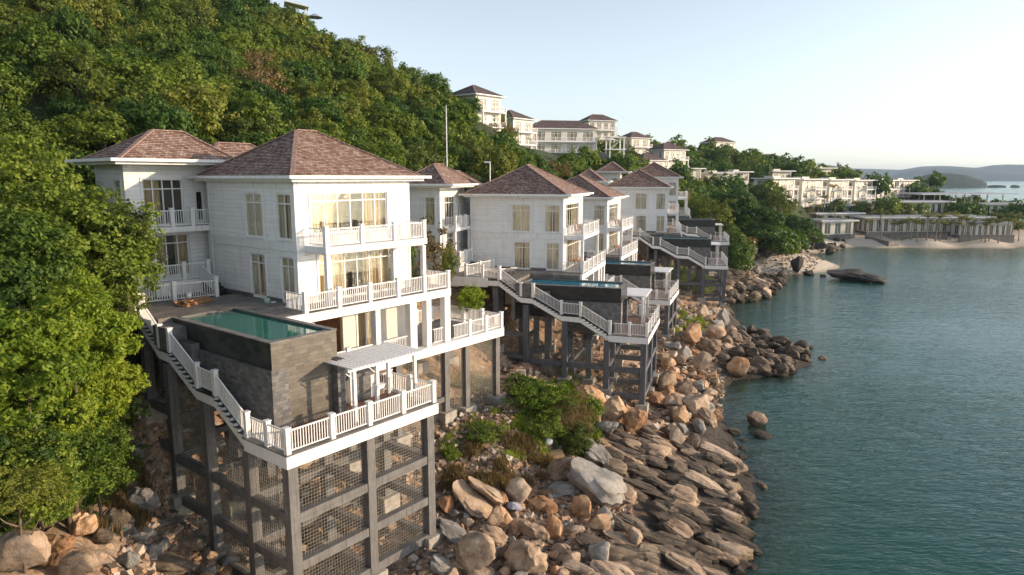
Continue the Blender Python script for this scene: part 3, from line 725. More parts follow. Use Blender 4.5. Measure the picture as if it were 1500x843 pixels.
def eave(parent, x0, x1, y0, y1, z, th=0.17, drop=0.16):
    m = MB(); m.box(x0, x1, y0, y1, z, z + th)
    m.box(x0 + 0.35, x1 - 0.35, y0 + 0.35, y1 - 0.35, z - drop, z - 0.002)
    m.build('eave', M['rail'], parent)

def build_house(root, detail=True):
    """two-storey main block, rear wing with its own balconies, rooms, roofs. Local frame: x along the sea front, y inland"""
    T = 0.22
    w = MB()
    # window openings
    UF = (1.0, 6.55, 3.9, 6.2)              # big sea-front window, upper floor (x0, x1, z0, z1)
    GFW = (1.35, 6.9, 0.08, 2.75)
    left_up = [(0.32, 1.75, 3.62, 6.15), (3.2, 5.0, 3.62, 6.15)]
    left_gf = [(0.35, 1.62, 0.08, 2.62), (3.2, 4.8, 0.08, 2.62)]
    wall_run(w, 'x', 0, 8.4, 0, 7.0, 0, T, [UF, GFW])
    wall_run(w, 'y', T, 9.2, 0, 7.0, 0, T, left_up + left_gf)
    wall_run(w, 'y', T, 9.2, 0, 7.0, 8.4 - T, T, [(1.2, 2.8, 3.6, 6.1), (1.2, 2.8, 0.08, 2.6)])
    wall_run(w, 'x', T, 8.4 - T, 0, 7.0, 9.2 - T, T, [(3.2, 5, 3.8, 5.6)])
    w.build('wall', M['siding'], root)
    t = MB()
    for (x, y) in ((-0.03, -0.03), (8.25, -0.03), (-0.03, 9.05), (8.25, 9.05)):      # corner boards
        t.box(x, x + 0.18 + (0 if x < 1 else 0), y, y + 0.18, 0.0, 6.84)
    t.box(-0.06, 0.0, 0.16, 9.04, 2.98, 3.42); t.box(-0.075, -0.0, 0.16, 9.04, 3.42, 3.49)      # belt course on the side wall
    t.box(-0.045, 0.0, 0.16, 9.04, 6.45, 6.84); t.box(0.16, 8.24, -0.045, 0.0, 6.45, 6.84)       # frieze
    t.box(8.4, 8.46, 0.16, 9.04, 2.98, 3.42)
    t.build('trim_board', M['rail'], root)
    boxes('plinth', M['ashlar'], root, (-0.05, 0, 1.62, 3.12, 0.0, 0.2), (-0.05, 0, 4.68, 9.0, 0, 0.2))
    fl = MB(); fl.box(T, 8.4 - T, T, 9.2 - T, 3.05, 3.3); fl.box(T, 8.4 - T, T, 9.2 - T, -0.2, 0.03); fl.box(T, 8.4 - T, T, 9.2 - T, 6.9, 6.98)
    fl.box(3.8, 3.95, 3.2, 9.0, 0.03, 3.05); fl.box(4.2, 4.35, 3.4, 9.0, 3.3, 6.9); fl.box(0.5, 6.8, 5.0, 5.15, 3.3, 6.9); fl.box(0.5, 8.0, 5.6, 5.75, 0.03, 3.05)
    fl.build('room_partition', M['interior'], root)
    window(root, 'x', *UF, 0, -1, 6, 5.72, curtain='sides'); window(root, 'x', *GFW, 0, -1, 6, 2.2, True, curtain='one')
    for i, o in enumerate(left_up): window(root, 'y', *o, 0, -1, 2, 5.6, curtain='full' if i else 'one')
    for i, o in enumerate(left_gf): window(root, 'y', *o, 0, -1, 2, 2.1, True, curtain=('full', 'one')[i], name='glass_door')
    window(root, 'y', 1.2, 2.8, 3.6, 6.1, 8.4, 1, 2, 5.6, curtain='full'); window(root, 'y', 1.2, 2.8, 0.08, 2.6, 8.4, 1, 2, 2.1, True, curtain='full')
    eave(root, -0.85, 9.55, -0.95, 10.1, 6.98)
    hip_roof(root, -0.35, 9.0, -0.45, 9.65, 7.15, 3.5, 4.9, 4.6, 9.86, M['roof'])
    # lower roof of the bay behind
    ww = MB(); wall_run(ww, 'x', 8.4, 10.7, 0, 7.0, 3.4, T, [(9, 10, 3.8, 5.8)]); ww.box(10.48, 10.7, 3.62, 9.2, 0, 7.0); ww.box(8.4, 10.48, 9.0, 9.2, 0, 7)
    ww.build('wall', M['siding'], root); window(root, 'x', 9, 10, 3.8, 5.8, 3.4, -1, 2, None)
    e2 = MB(); e2.box(9.552, 11.4, 2.6, 10.0, 6.95, 7.12); e2.build('eave', M['rail'], root)
    hip_roof(root, 5.2, 11.0, 3.0, 9.6, 7.14, 7.9, 9.4, 6.0, 8.75, M['roof'])
    # upper balcony
    b = MB(); b.box(0.55, 8.15, -1.85, -0.002, 2.95, 3.3); b.box(0.7, 8.0, -1.7, -0.05, 2.88, 2.95); b.build('balcony_floor', M['rail'], root)
    for x in (0.72, 7.9):
        pm = MB(); pm.box(x - 0.13, x + 0.13, -1.83, -1.57, 0.0, 2.87); pm.build('pillar', M['rail'], root)
    railing(root, (0.68, -1.72, 3.3), (8.0, -1.72, 3.3), n_posts=2)
    railing(root, (0.68, -0.1, 3.3), (0.68, -1.72, 3.3), post_ends=(0, 0)); railing(root, (8.0, -0.1, 3.3), (8.0, -1.72, 3.3), post_ends=(0, 0))
    # lower balcony on its deep white beam
    b = MB(); b.box(-1.25, 9.75, -2.3, -0.002, -0.5, -0.03); b.build('balcony_floor', M['white'], root)
    b = MB(); b.box(-1.05, 9.55, -2.1, -0.002, -0.03, 0.0); b.build('balcony_paving', M['paving'], root)
    railing(root, (-1.12, -2.17, 0), (9.62, -2.17, 0), n_posts=4); railing(root, (9.62, -0.1, 0), (9.62, -2.17, 0), post_ends=(0, 0))
    railing(root, (-1.12, -0.25, 0), (-1.12, -2.17, 0), post_ends=(0, 0))
    # lower level: piers, set-back wall with openings, rooms
    boxes('pier', M['white'], root, *[(x0, x1, -2.25, -1.8, -3.5, -0.502) for x0, x1 in ((9.22, 9.72), (7.6, 8.0), (6.2, 6.75), (3.5, 3.85))])
    l = MB(); wall_run(l, 'x', 0.0, 8.4, -3.5, -0.502, 0.3, 0.25, [(0.3, 3.1, -3.5, -1.0), (4.2, 5.6, -3.4, -1.0)]); l.box(8.15, 8.4, 0.55, 7, -3.5, -0.502); l.box(0, 0.25, 0.55, 7, -3.5, -.502)
    l.build('lower_wall', M['cream'], root)
    l = MB(); l.box(0.26, 3.6, 4.0, 4.2, -3.5, -0.5); l.box(3.4, 3.6, 0.56, 4.0, -3.5, -0.5); l.bar((2.0, 1.5, -3.5), (2.5, 2.2, -1.4), 0.06, 0.06)
    l.build('lower_room', M['wood'], root)
    window(root, 'x', 4.2, 5.6, -3.4, -1.0, 0.3, -1, 2, None, True, curtain='full')
    l = MB(); l.box(-2.2, 15.0, -2.45, -1.75, -4.1, -3.52); l.box(14.4, 15.0, -1.75, 3.2, -4.1, -3.52); l.build('terrace_beam', M['white'], root)
    l = MB(); l.box(-2.2, 14.4, -1.75, 3.2, -3.7, -3.5); l.build('terrace_floor', M['paving'], root)
    railing(root, (9.8, -2.3, -3.5), (14.85, -2.3, -3.5), n_posts=2, post_ends=(0, 1)); railing(root, (14.85, -2.3, -3.5), (14.85, 3.1, -3.5), n_posts=2, post_ends=(0, 1))
    railing(root, (14.85, 3.1, -3.5), (8.6, 3.1, -3.5), n_posts=3, post_ends=(0, 0))
    railing(root, (8.1, -2.15, -3.5), (9.2, -2.15, -3.5), post_ends=(0, 0)); railing(root, (4.0, -2.15, -3.5), (6.1, -2.15, -3.5), post_ends=(0, 0)); railing(root, (-0.4, -2.15, -3.5), (3.4, -2.15, -3.5), n_posts=1, post_ends=(1, 0))
    # rear wing
    X0, X1, Y0, Y1, Z0, Z1 = -4.35, 2.2, 10.5, 14.6, 0.85, 7.95
    up = [(-3.35, -0.95, 4.15, 6.95), (-0.15, 0.35, 4.3, 6.2)]; gf = [(-2.9, -0.8, 0.95, 3.55)]
    w = MB(); wall_run(w, 'x', X0, X1, Z0 - 1.2, Z1, Y0, T, up + gf)
    wall_run(w, 'y', Y0 + T, Y1, Z0 - 1.2, Z1, X0, T, [(11.0, 12.0, 4.3, 6.9), (11.0, 12.0, 1.1, 3.4)])
    w.box(X1 - T, X1, Y0 + T, Y1, Z0, Z1); w.box(X0 + T, X1 - T, Y1 - T, Y1, Z0, Z1); w.build('wing_wall', M['siding'], root)
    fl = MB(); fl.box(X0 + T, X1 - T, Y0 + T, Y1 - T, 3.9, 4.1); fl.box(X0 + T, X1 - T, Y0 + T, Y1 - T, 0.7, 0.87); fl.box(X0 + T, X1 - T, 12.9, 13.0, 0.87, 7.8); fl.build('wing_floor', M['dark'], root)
    for o in up: window(root, 'x', *o, Y0, -1, 4 if o[1] - o[0] > 1 else 1, o[3] - 0.6 if o[1] - o[0] > 1 else None, curtain='left' if o[1] - o[0] > 1 else None)
    window(root, 'x', *gf[0], Y0, -1, 3, 3.0, True, curtain='one')
    window(root, 'y', 11.0, 12.0, 4.3, 6.9, X0, -1, 1, 6.4); window(root, 'y', 11.0, 12.0, 1.1, 3.4, X0, -1, 1, None)
    eave(root, X0 - 1.35, X1 + 0.6, Y0 - 1.9, Y1 + 0.7, Z1)
    hip_roof(root, X0 - 0.5, X1 + 0.2, Y0 - 0.9, Y1 + 0.2, Z1 + 0.17, -1.75, 0.2, 12.2, 9.9, M['roof'])
    w = MB(); w.box(2.2, 6.5, 11.0, 14.4, 0.8, 7.6); w.build('wing_wall', M['siding'], root)
    hip_roof(root, 0.6, 7.0, 10.2, 14.9, 7.75, 2.6, 5.0, 12.4, 9.3, M['roof'])
    for z, x1 in ((4.08, 0.3), (0.82, -0.35)):
        b = MB(); b.box(-3.65, x1, 8.9 if x1 < 0 else 9.25, Y0 - 0.002, z - 0.32, z); b.build('balcony_floor', M['rail'], root)
    railing(root, (-3.5, 9.35, 4.08), (0.2, 9.35, 4.08), n_posts=2, post_ends=(1, 0)); railing(root, (-3.5, 10.4, 4.08), (-3.5, 9.35, 4.08), post_ends=(0, 0))
    railing(root, (-3.5, 9.0, 0.82), (-0.45, 9.0, 0.82), n_posts=1); railing(root, (-3.5, 10.4, 0.82), (-3.5, 9.0, 0.82), post_ends=(0, 0))
    for x in (-3.5, 0.12):
        pm = MB(); pm.box(x - 0.12, x + 0.12, 9.3, 9.54, 0.82, 3.75); pm.build('pillar', M['rail'], root)
    w = MB(); w.box(-3.7, 0.0, 8.95, 9.1, -1.4, 0.48); w.box(-3.7, -3.55, 9.1, 10.5, -1.4, 0.48); w.build('wing_wall', M['white'], root)
    # stair from wing balcony down to the pool deck, against the house wall
    st = MB()
    for i in range(5): st.box(-0.95, -0.1, 8.9 - 0.34 * (i + 1), 8.9 - 0.34 * i - 0.002, 0.0, 0.82 - 0.163 * (i + 1) + 0.02)
    st.build('step', M['basalt'], root)
    railing(root, (-1.05, 8.95, 0.82), (-1.05, 7.0, 0.02), n_posts=0, post_ends=(0, 1))
    ac = MB(); ac.box(1.0, 1.75, 10.25, 10.95, 6.9, 8.6); ac.build('roof_box', M['cream'], root)
    g = MB(); g.box(1.1, 1.65, 10.21, 10.25, 7.4, 8.4); g.build('roof_box_grille', M['black'], root)

def stair_z(y): return float(np.interp(-y, [-p[0] for p in SP], [p[1] for p in SP]))
SP = [(3.95, -0.02), (1.95, -1.35), (0.9, -1.4), (-1.6, -2.72), (-3.25, -2.78), (-5.75, -4.2)]    # outer line of the long stair: (y, z)
def build_pool(root, water, stone='basalt'):
    b = MB()     # pool box
    x0, x1, y0, y1 = -5.9, -2.45, -6.45, 2.4
    b.box(x0, x0 + 0.28, y0, y1, -1.25, -0.06); b.box(x1 - 0.28, x1, y0, y1, -1.25, -0.06)
    b.box(x0 + 0.28, x1 - 0.28, y1 - 0.28, y1, -1.25, -0.06)
    b.build('pool_wall', M[stone], root)
    b = MB(); b.box(x0 + .001, x1, y0 - .02, y0 + 0.001, -1.3, -0.06); b.box(x0 + 0.28, x1 - 0.28, y0 + .002, y0 + 0.28, -1.25, -0.06); b.build('sea_side_wall', M['tan_wall' if stone == 'basalt' else stone], root)
    c = MB(); e = 0.03
    c.box(x0 - e, x0 + 0.30, y0 - e, y1 + e, -0.06, -0.01); c.box(x1 - 0.30, x1 + e, y0 - e, y1 + e, -0.06, 0.02)
    c.box(x0 + 0.30, x1 - 0.30, y0 - e, y0 + 0.30, -0.06, -0.01); c.box(x0 + 0.30, x1 - 0.30, y1 - 0.30, y1 + e, -0.06, 0.02)
    c.build('coping', M['deck_stone'], root)
    f = MB(); f.box(x0 + 0.28, x1 - 0.28, y0 + 0.28, y1 - 0.28, -1.25, -1.15); f.build('pool_floor', M['basalt'], root)
    wv = MB(); wv.quad((x0 + 0.28, y0 + 0.28, -0.09), (x1 - 0.28, y0 + 0.28, -0.09), (x1 - 0.28, y1 - 0.28, -0.09), (x0 + 0.28, y1 - 0.28, -0.09)); wv.build('pool_surface', water, root)
    s = MB()     # supporting stone wall: straight to the sea side, bowed on the stair side
    pr = []
    n = 14
    for i in range(n + 1):
        y = -6.35 + (y1 + 6.3) * i / n; x = -5.88 + 0.62 * math.sin(min(1, i / n * 1.15) * math.pi) * -0.35 - 0.05
        pr.append((x, y))
    for (xa, ya), (xb, yb) in zip(pr, pr[1:]):
        za_, zb_ = stair_z(ya) - .5, stair_z(yb) - .5
        s.hexa([(xa, ya, za_), (-5.1, ya, za_), (-5.1, yb, zb_), (xb, yb, zb_), (xa, ya, -1.27), (-5.1, ya, -1.27), (-5.1, yb, -1.27), (xb, yb, -1.27)])
    s.build('retaining_wall', M['ashlar'], root)
    s = MB(); s.box(-5.1, -2.5, -6.1, -1.6, -4.2, -1.27); s.build('retaining_wall', M['tan_wall'], root)
    s = MB(); s.box(-5.1, -2.5, -1.58, 1.9, -1.7, -1.27); s.build('pool_slab', M['basalt'], root)
    s = MB(); s.box(-5.95, -5.1, -6.5, -6.12, -4.2, -1.26); s.build('pier', M['ashlar'], root)
    s = MB(); s.box(-2.5, -2.05, -6.5, -2.3, -4.2, -1.5); s.box(-2.05, 0.6, -5.6, -5.35, -4.2, -2.9); s.box(-2.05, 0.6, -5.35, -2.5, -4.3, -4.1); s.box(0.35, 0.6, -5.35, -2.5, -4.2, -2.9)
    s.box(-2.05, 0.7, -5.7, -2.4, -2.9, -2.75)
    s.build('lower_room', M['ashlar'], root)
    s = MB(); s.box(-1.75, -1.05, -5.66, -5.6, -4.1, -2.95); s.build('side_door', M['cream'], root)
    lp = MB(); lp.box(-5.35, -5.15, -6.5, -6.42, -2.3, -2.0); lp.build('wall_lamp', M['rail'], root)

def build_sundeck(root):
    d = MB(); d.box(-2.42, -0.002, -2.2, 6.6, -0.3, 0.0); d.box(-6.6, -2.42, 2.43, 6.6, -0.3, 0.0); d.box(-6.6, -1.2, 6.6, 8.9, -0.3, 0.0)
    d.build('paving', M['paving'], root)
    boxes('edge_wall', M['white'], root, (-2.42, -1.3, -2.4, -2.2, -2.8, 0.02), (-6.75, -6.6, 5.05, 8.9, -0.75, 0.05), (-1.3, -0.9, -2.6, -2.31, -3.5, -0.5))
    w = MB(); w.box(-6.55, -0.1, 2.6, 2.9, -3.6, -0.32); w.box(-2.4, -2.1, -2.2, 2.6, -4.0, -0.32); w.build('under_beam', M['steel'], root)
    w = MB(); w.box(-6.9, -5.95, 0.9, 2.4, -1.9, -0.25); w.box(-6.4, -6.0, -0.4, 0.9, -2.4, -0.9); w.build('planter_wall', M['ashlar'], root)
    railing(root, (-6.65, 3.95, 0.0), (-5.9, 7.4, 0), n_posts=1, post_ends=(1, 1)); railing(root, (-5.9, 7.4, 0), (-1.35, 6.45, 0), n_posts=1, post_ends=(0, 1))

def build_stair(root):
    s = MB(); X = -6.83
    pts = [(5.0, -0.05)] + SP + [(-5.9, -4.2)]
    lo = 0.42
    for (ya, za), (yb, zb) in zip(pts, pts[1:]):
        for xx in (X, -5.98):
            s.hexa([(xx - .09, ya, za - lo - .12), (xx + .09, ya, za - lo - .12), (xx + .09, yb, zb - lo - .12), (xx - .09, yb, zb - lo - .12),
                    (xx - .09, ya, za - .12), (xx + .09, ya, za - .12), (xx + .09, yb, zb - .12), (xx - .09, yb, zb - .12)])
    s.build('stringer', M['white'], root)
    t = MB()
    for k in (0, 2, 4):
        (ya, za), (yb, zb) = SP[k], SP[k + 1]; n = max(5, round((za - zb) / 0.17))
        for i in range(n):
            y0 = ya + (yb - ya) * i / n; y1 = ya + (yb - ya) * (i + 1) / n; z = za + (zb - za) * (i + 1) / n
            t.box(-6.93, -5.92, y1 - 0.04, y0, z - 0.06, z + 0.0)
    for k in (1, 3):
        (ya, za), (yb, zb) = SP[k], SP[k + 1]; t.box(-6.93, -5.92, yb, ya, zb - 0.08, zb)
    t.build('tread', M['basalt'], root)
    for i, ((ya, za), (yb, zb)) in enumerate(zip(SP, SP[1:])):
        railing(root, (X + 0.02, ya, za + 0.02), (X + 0.02, yb, zb + 0.02), n_posts=0, post_ends=(1, 1 if i == 4 else 0), post_h=1.14)

def build_tower(root, fr, far=False, mesh_panels=True, steel='steel'):
    """look-out deck on tall columns standing on the rocks; column feet follow the ground below"""
    S = M[steel]
    d = MB(); d.box(-7.0, 1.75, -8.95, -8.6, -4.75, -4.22); d.box(-7.0, -6.65, -8.6, -5.7, -4.75, -4.22); d.box(1.4, 1.75, -8.6, -5.3, -4.75, -4.22); d.box(-6.65, 1.4, -5.6, -5.3, -4.75, -4.3)
    d.build('edge_beam', M['white'], root)
    d = MB(); d.box(-6.65, 1.4, -8.6, -5.6, -4.35, -4.2); d.build('deck_boards', M['wood_deck'], root)
    e = MB(); e.box(-7.0, 1.75, -8.95, -8.6, -4.218, -4.17); e.box(-7.0, -6.65, -8.6, -5.7, -4.218, -4.17); e.box(1.4, 1.75, -8.6, -5.3, -4.218, -4.17); e.build('deck_edge', M['deck_stone'], root)
    z = -4.17
    railing(root, (-6.82, -8.77, z), (-4.6, -8.77, z), post_ends=(1, 0)); railing(root, (-4.6, -8.77, z), (1.57, -8.77, z), n_posts=2)
    railing(root, (-6.82, -5.95, z), (-6.82, -8.77, z), n_posts=1, post_ends=(0, 0))
    railing(root, (1.57, -8.77, z), (1.57, -5.5, z), n_posts=1, post_ends=(0, 1)); railing(root, (1.57, -5.5, z), (-0.9, -5.5, z), n_posts=1, post_ends=(0, 1))
    def gz(x, y): p = fr.w(x, y); return ground(p.x, p.y) - fr.o.z
    def column(x, y, ztop, w=0.46, foot=True):
        g = gz(x, y)
        m = MB(); m.box(x - w/2, x + w/2, y - w/2, y + w/2, g - 0.3, ztop); c = m.build('column', S, root)
        if foot:
            h = 0.55; m = MB(); m.box(x - .55, x + .55, y - .5, y + .5, g - 1.2, g + h); m.build('footing', M['concrete'], c)
        return g
    cols = [(-6.62, -8.55), (-2.5, -8.55), (1.35, -8.55), (-6.62, -5.5), (-2.5, -5.3), (1.35, -5.2), (-6.62, -1.9), (-6.62, 1.55), (-4.6, -3.6), (-4.4, 0.2), (-4.4, 2.6), (0.0, 1.2)]
    for x, y in cols:
        zt = -4.752 if y < -5 else (-3.35 if y < 0 else -2.1)
        if x > -6 and y > -5: zt = -4.22 if y < -3 else -1.72 if y < 1 else -.35
        if x == 0.0: zt = -4.12
        column(x, y, zt)
    for x, y, zt in ((-6.5, 4.3, -0.8), (-3.2, -1.6, -4.3), (-3.2, 1.6, -3.7), (-3.0, 5.0, -0.4)): column(x, y, zt, 0.45)
    for x, y in ((5.2, -2.0), (9.4, -2.0), (11.4, -2.0), (14.6, -2.0), (1.6, -2.0), (14.6, 2.6), (11.4, 2.6), (6, 2.6)): column(x, y, -4.102, 0.42)
    beams = []
    base = -fr.o.z + 2.2
    levels = [z for z in (-6.95, -9.15, -11.2) if z > base + 0.8]
    h = 0.42
    for zz in levels:
        beams.append((-6.36, -2.76, -8.75, -8.38, zz - h, zz)); beams.append((-2.24, 1.09, -8.75, -8.38, zz + 0.05 - h, zz + 0.05))
        beams.append((-6.8, -6.44, -8.29, -5.76, zz - h, zz)); beams.append((-2.68, -2.32, -8.29, -5.56, zz - h, zz)); beams.append((1.17, 1.53, -8.29, -5.46, zz - h, zz))
        beams.append((-6.36, -2.76, -5.6, -5.25, zz - h, zz)); beams.append((-2.24, 1.09, -5.45, -5.1, zz - h, zz))
        if gz(-6.6, -3.5) < zz - 0.3: beams.append((-6.8, -6.44, -5.24, -2.16, zz - h + 0.1, zz + 0.1))
        if gz(-6.6, 0) < zz - 0.3: beams.append((-6.8, -6.44, -1.64, 1.29, zz - h + 0.1, zz + 0.1))
    for zz in (-4.9, -6.9):
        if gz(-6.6, 3) < zz + 1.5: beams.append((-6.76, -6.48, 1.81, 4.1, zz, zz + .35))
        beams.append((-6.3, -3.4, -1.75, -1.45, zz - 0.3, zz)); beams.append((-6.3, -3.4, 1.45, 1.75, zz - .3, zz))
    if far:
        for zz in (-7.4,):
            beams += [(-4.7, -4.4, -3.4, .0, zz - .3, zz), (-4.7, -4.4, .4, 2.4, zz + .6, zz + .9), (-6.4, -0.2, 1.1, 1.35, zz, zz + .3), (-6.4, 1.2, -1.95, -1.7, zz - .35, zz - .05)]
    for zz in (-7.2,): beams.append((5.4, 9.19, -2.15, -1.85, zz - 0.35, zz)); beams.append((1.8, 5.0, -2.15, -1.85, zz - .35, zz)); beams.append((14.45, 14.75, -1.79, 2.4, -6.0, -5.7)) if far else None
    boxes('cross_beam', S, root, *beams)
    if mesh_panels:
        def net(axis, a0, a1, plane, z0, z1, step=0.15, t=0.009):
            m = MB()
            n = int((a1 - a0) / step)
            for i in range(1, n):
                a = a0 + (a1 - a0) * i / n; _wb(m, axis, a - t/2, a + t/2, plane, t, z0, z1)
            k = int((z1 - z0) / step)
            for i in range(1, k):
                zq = z0 + (z1 - z0) * i / k; _wb(m, axis, a0, a1, plane + t, t * 1.15, zq - t/2, zq + t/2)
            m.build('wire_mesh', M['wire'], root)
        zz = [-4.76] + [l for l in levels]
        for a, b_ in zip(zz, zz[1:] + [base + 0.2]):
            lo = b_ if b_ in levels else b_
            net('x', -6.36, -2.76, -8.5, lo, a - (0 if a == -4.76 else .42)); net('x', -2.24, 1.09, -8.5, lo + .05, a - (0 if a == -4.76 else .37))
            net('y', -8.29, -5.76, -6.62, lo, a - (0 if a == -4.76 else .42))
            if b_ in levels or True:
                net('y', -5.24, -2.16, -6.62, max(lo, gz(-6.6, -3.7)), a - (0 if a == -4.76 else .32)); 
        net('y', -1.64, 1.29, -6.62, gz(-6.6, 0), -3.0)
        for a0, a1 in ((5.41, 9.19), (9.61, 11.19), (11.61, 14.39)): net('x', a0, a1, -2.0, gz((a0 + a1) / 2, -2), -4.1)
        net('y', -1.79, 2.39, 14.6, gz(14.6, 0), -4.1)

def build_pergola(root, flat=False):
    """white slatted pergola; local origin on the deck below its middle"""
    for x in (-1.9, 1.9):
        for y in (-1.0, 1.0):
            m = MB(); m.box(x - 0.08, x + 0.08, y - 0.08, y + 0.08, 0, 2.42); m.build('post', M['rail'], root)
    for x in (-0.55,):
        for y in (-1.0, 1.0): m = MB(); m.box(x - 0.08, x + 0.08, y - 0.08, y + 0.08, 0, 2.42); m.build('post', M['rail'], root)
    m = MB()
    for y in (-1.0, 1.0): m.box(-2.25, 2.25, y - 0.05, y + 0.05, 2.42, 2.6)
    m.build('beam', M['rail'], root)
    m = MB()
    for i in range(21):
        x = -2.15 + i * 0.215
        m.box(x - 0.07, x + 0.07, -1.35, 1.35, 2.60, 2.66)
    if flat: m.box(-2.2, 2.2, -1.3, 1.3, 2.662, 2.7)
    m.build('slat_roof', M['rail'], root)
    m = MB()
    for x, y in ((1.9, -1), (-1.9, -1), (-0.55, -1)):
        m.bar((x - 0.45, y, 2.4), (x, y, 2.0), 0.05, 0.05)
    m.build('brace', M['rail'], root)

# ---------------------------------------------------------------- place the five cliff villas
LBL = [('nearest white cliff villa with timber-shingle hip roof, green pool deck at its side', 'green'),
       ('second cliff villa, white siding facing the camera with blue infinity pool in front', 'blue'),
       ('cliff villa tucked right behind the second villa, showing a balcony and corner windows', 'blue'),
       ('white cliff villa with two storeys of paired tall windows above the third stair', 'blue'),
       ('farthest cliff villa of the row, its roof rising behind the fourth villa', 'blue')]
ORD = ['nearest villa', 'second villa', 'villa tucked behind the second', 'fourth villa', 'farthest cliff villa']
h0 = empty('cliff_villa', (0, 0, 0)); build_house(h0); freeze(h0)
p0 = empty('swimming_pool', (0, 0, 0)); build_pool(p0, M['pool_green']); freeze(p0)
p1 = empty('swimming_pool', (0, 0, 0)); build_pool(p1, M['pool_blue'], 'basalt_black'); freeze(p1)
s0 = empty('pool_terrace', (0, 0, 0)); build_sundeck(s0); freeze(s0)
t0 = empty('outdoor_staircase', (0, 0, 0)); build_stair(t0); freeze(t0)
g0 = empty('pergola', (0, 0, 0)); build_pergola(g0); freeze(g0)
g1 = empty('pergola', (0, 0, 0)); build_pergola(g1, True); freeze(g1)
for k, f in enumerate(VF):
    def put(src, first, lab, cat, grp, loc=None):
        o = src if first else copy_tree(src)
        o.location = loc or f.o; o.rotation_euler = (0, 0, f.rz); return tag(o, lab, cat, grp)
    put(h0, k == 0, LBL[k][0], 'villa', 'white cliff villas')
    put(p0 if k == 0 else p1, k < 2, ('green-water infinity pool in a dark basalt box beside the nearest villa' if k == 0 else 'blue infinity pool with black wall beside the ' + ORD[k]), 'swimming pool', 'infinity pools', f.w(0, 0, 0 if k == 0 else -.4))
    put(s0, k == 0, 'grey paved pool terrace with white railing beside the ' + ORD[k], 'terrace', 'pool terraces')
    put(t0, k == 0, 'white-railed staircase stepping down from the pool of the ' + ORD[k], 'staircase', 'white outdoor stairs')
    put(g0 if k == 0 else g1, k < 2, ('slatted white pergola on the look-out deck of the nearest villa' if k == 0 else 'flat white pergola on the look-out deck of the ' + ORD[k]), 'pergola', 'white pergolas', f.w(-0.7, -6.85, -4.19))
    tw = empty('lookout_deck', f.o, f.rz, 'railed look-out deck on tall grey columns below the ' + ORD[k], 'deck', 'look-out decks on stilts')
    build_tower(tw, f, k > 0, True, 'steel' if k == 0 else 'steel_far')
# ---------------------------------------------------------------- foliage
def leaf_mesh(name, mat, clumps, leaves, size, aspect, seed, rad=(1, 1, 0.8), clump_r=0.30, droop=0.2, hollow=0.55, shape=1.0):
    """unit-radius crown: leaf quads gathered in clumps over an uneven ellipsoid; size is relative to the crown radius"""
    r = np.random.default_rng(seed)
    # clump centres: mostly near the outside, lumpy
    d = r.normal(size=(clumps, 3)); d /= np.linalg.norm(d, axis=1)[:, None]
    lump = 1 + 0.28 * np.sin(d[:, 0] * 3.1 + seed) * np.cos(d[:, 1] * 2.7 + seed * 2) + 0.18 * np.sin(d[:, 2] * 5 + d[:, 0] * 4 + seed)
    rr = (hollow + (1 - hollow) * r.random(clumps) ** 0.6) * lump
    c = d * rr[:, None] * np.array(rad)
    c = c[c[:, 2] > -0.75 * rad[2]]
    k = len(c)
    cr = clump_r * r.uniform(0.6, 1.35, k)
    q = r.normal(size=(k, leaves, 3)); q /= np.linalg.norm(q, axis=2)[..., None]
    rad_l = r.random((k, leaves, 1)) ** 0.45
    pos = c[:, None] + q * rad_l * cr[:, None, None] * np.array([1, 1, 0.72])
    nrm = q * 0.9 + (c / (np.linalg.norm(c, axis=1)[:, None] + 1e-6))[:, None] * 0.6 + r.normal(size=q.shape) * 0.55 + np.array([0, 0, 0.35])
    nrm /= np.linalg.norm(nrm, axis=2)[..., None]
    t = np.cross(nrm, r.normal(size=nrm.shape)); t /= np.linalg.norm(t, axis=2)[..., None]
    t[..., 2] -= droop; t /= np.linalg.norm(t, axis=2)[..., None]
    b = np.cross(nrm, t)
    s = size * r.uniform(0.6, 1.3, (k, leaves, 1))
    P = pos.reshape(-1, 3); T = (t * s).reshape(-1, 3); B = (b * s * aspect).reshape(-1, 3); N = nrm.reshape(-1, 3) * (s.reshape(-1, 1) * 0.18)
    v = np.stack([P - T, P + B - N, P + T, P - B - N], 1).reshape(-1, 3)
    return mesh_from_quads(name, v, mat)
def mesh_from_quads(name, v, mat):
    n = len(v) // 4
    me = bpy.data.meshes.new(name)
    me.vertices.add(len(v)); me.vertices.foreach_set('co', v.astype(np.float32).ravel())
    me.loops.add(n * 4); me.loops.foreach_set('vertex_index', np.arange(n * 4, dtype=np.int32))
    me.polygons.add(n); me.polygons.foreach_set('loop_start', np.arange(0, n * 4, 4, dtype=np.int32))
    me.update(calc_edges=True); me.materials.append(mat)
    return me
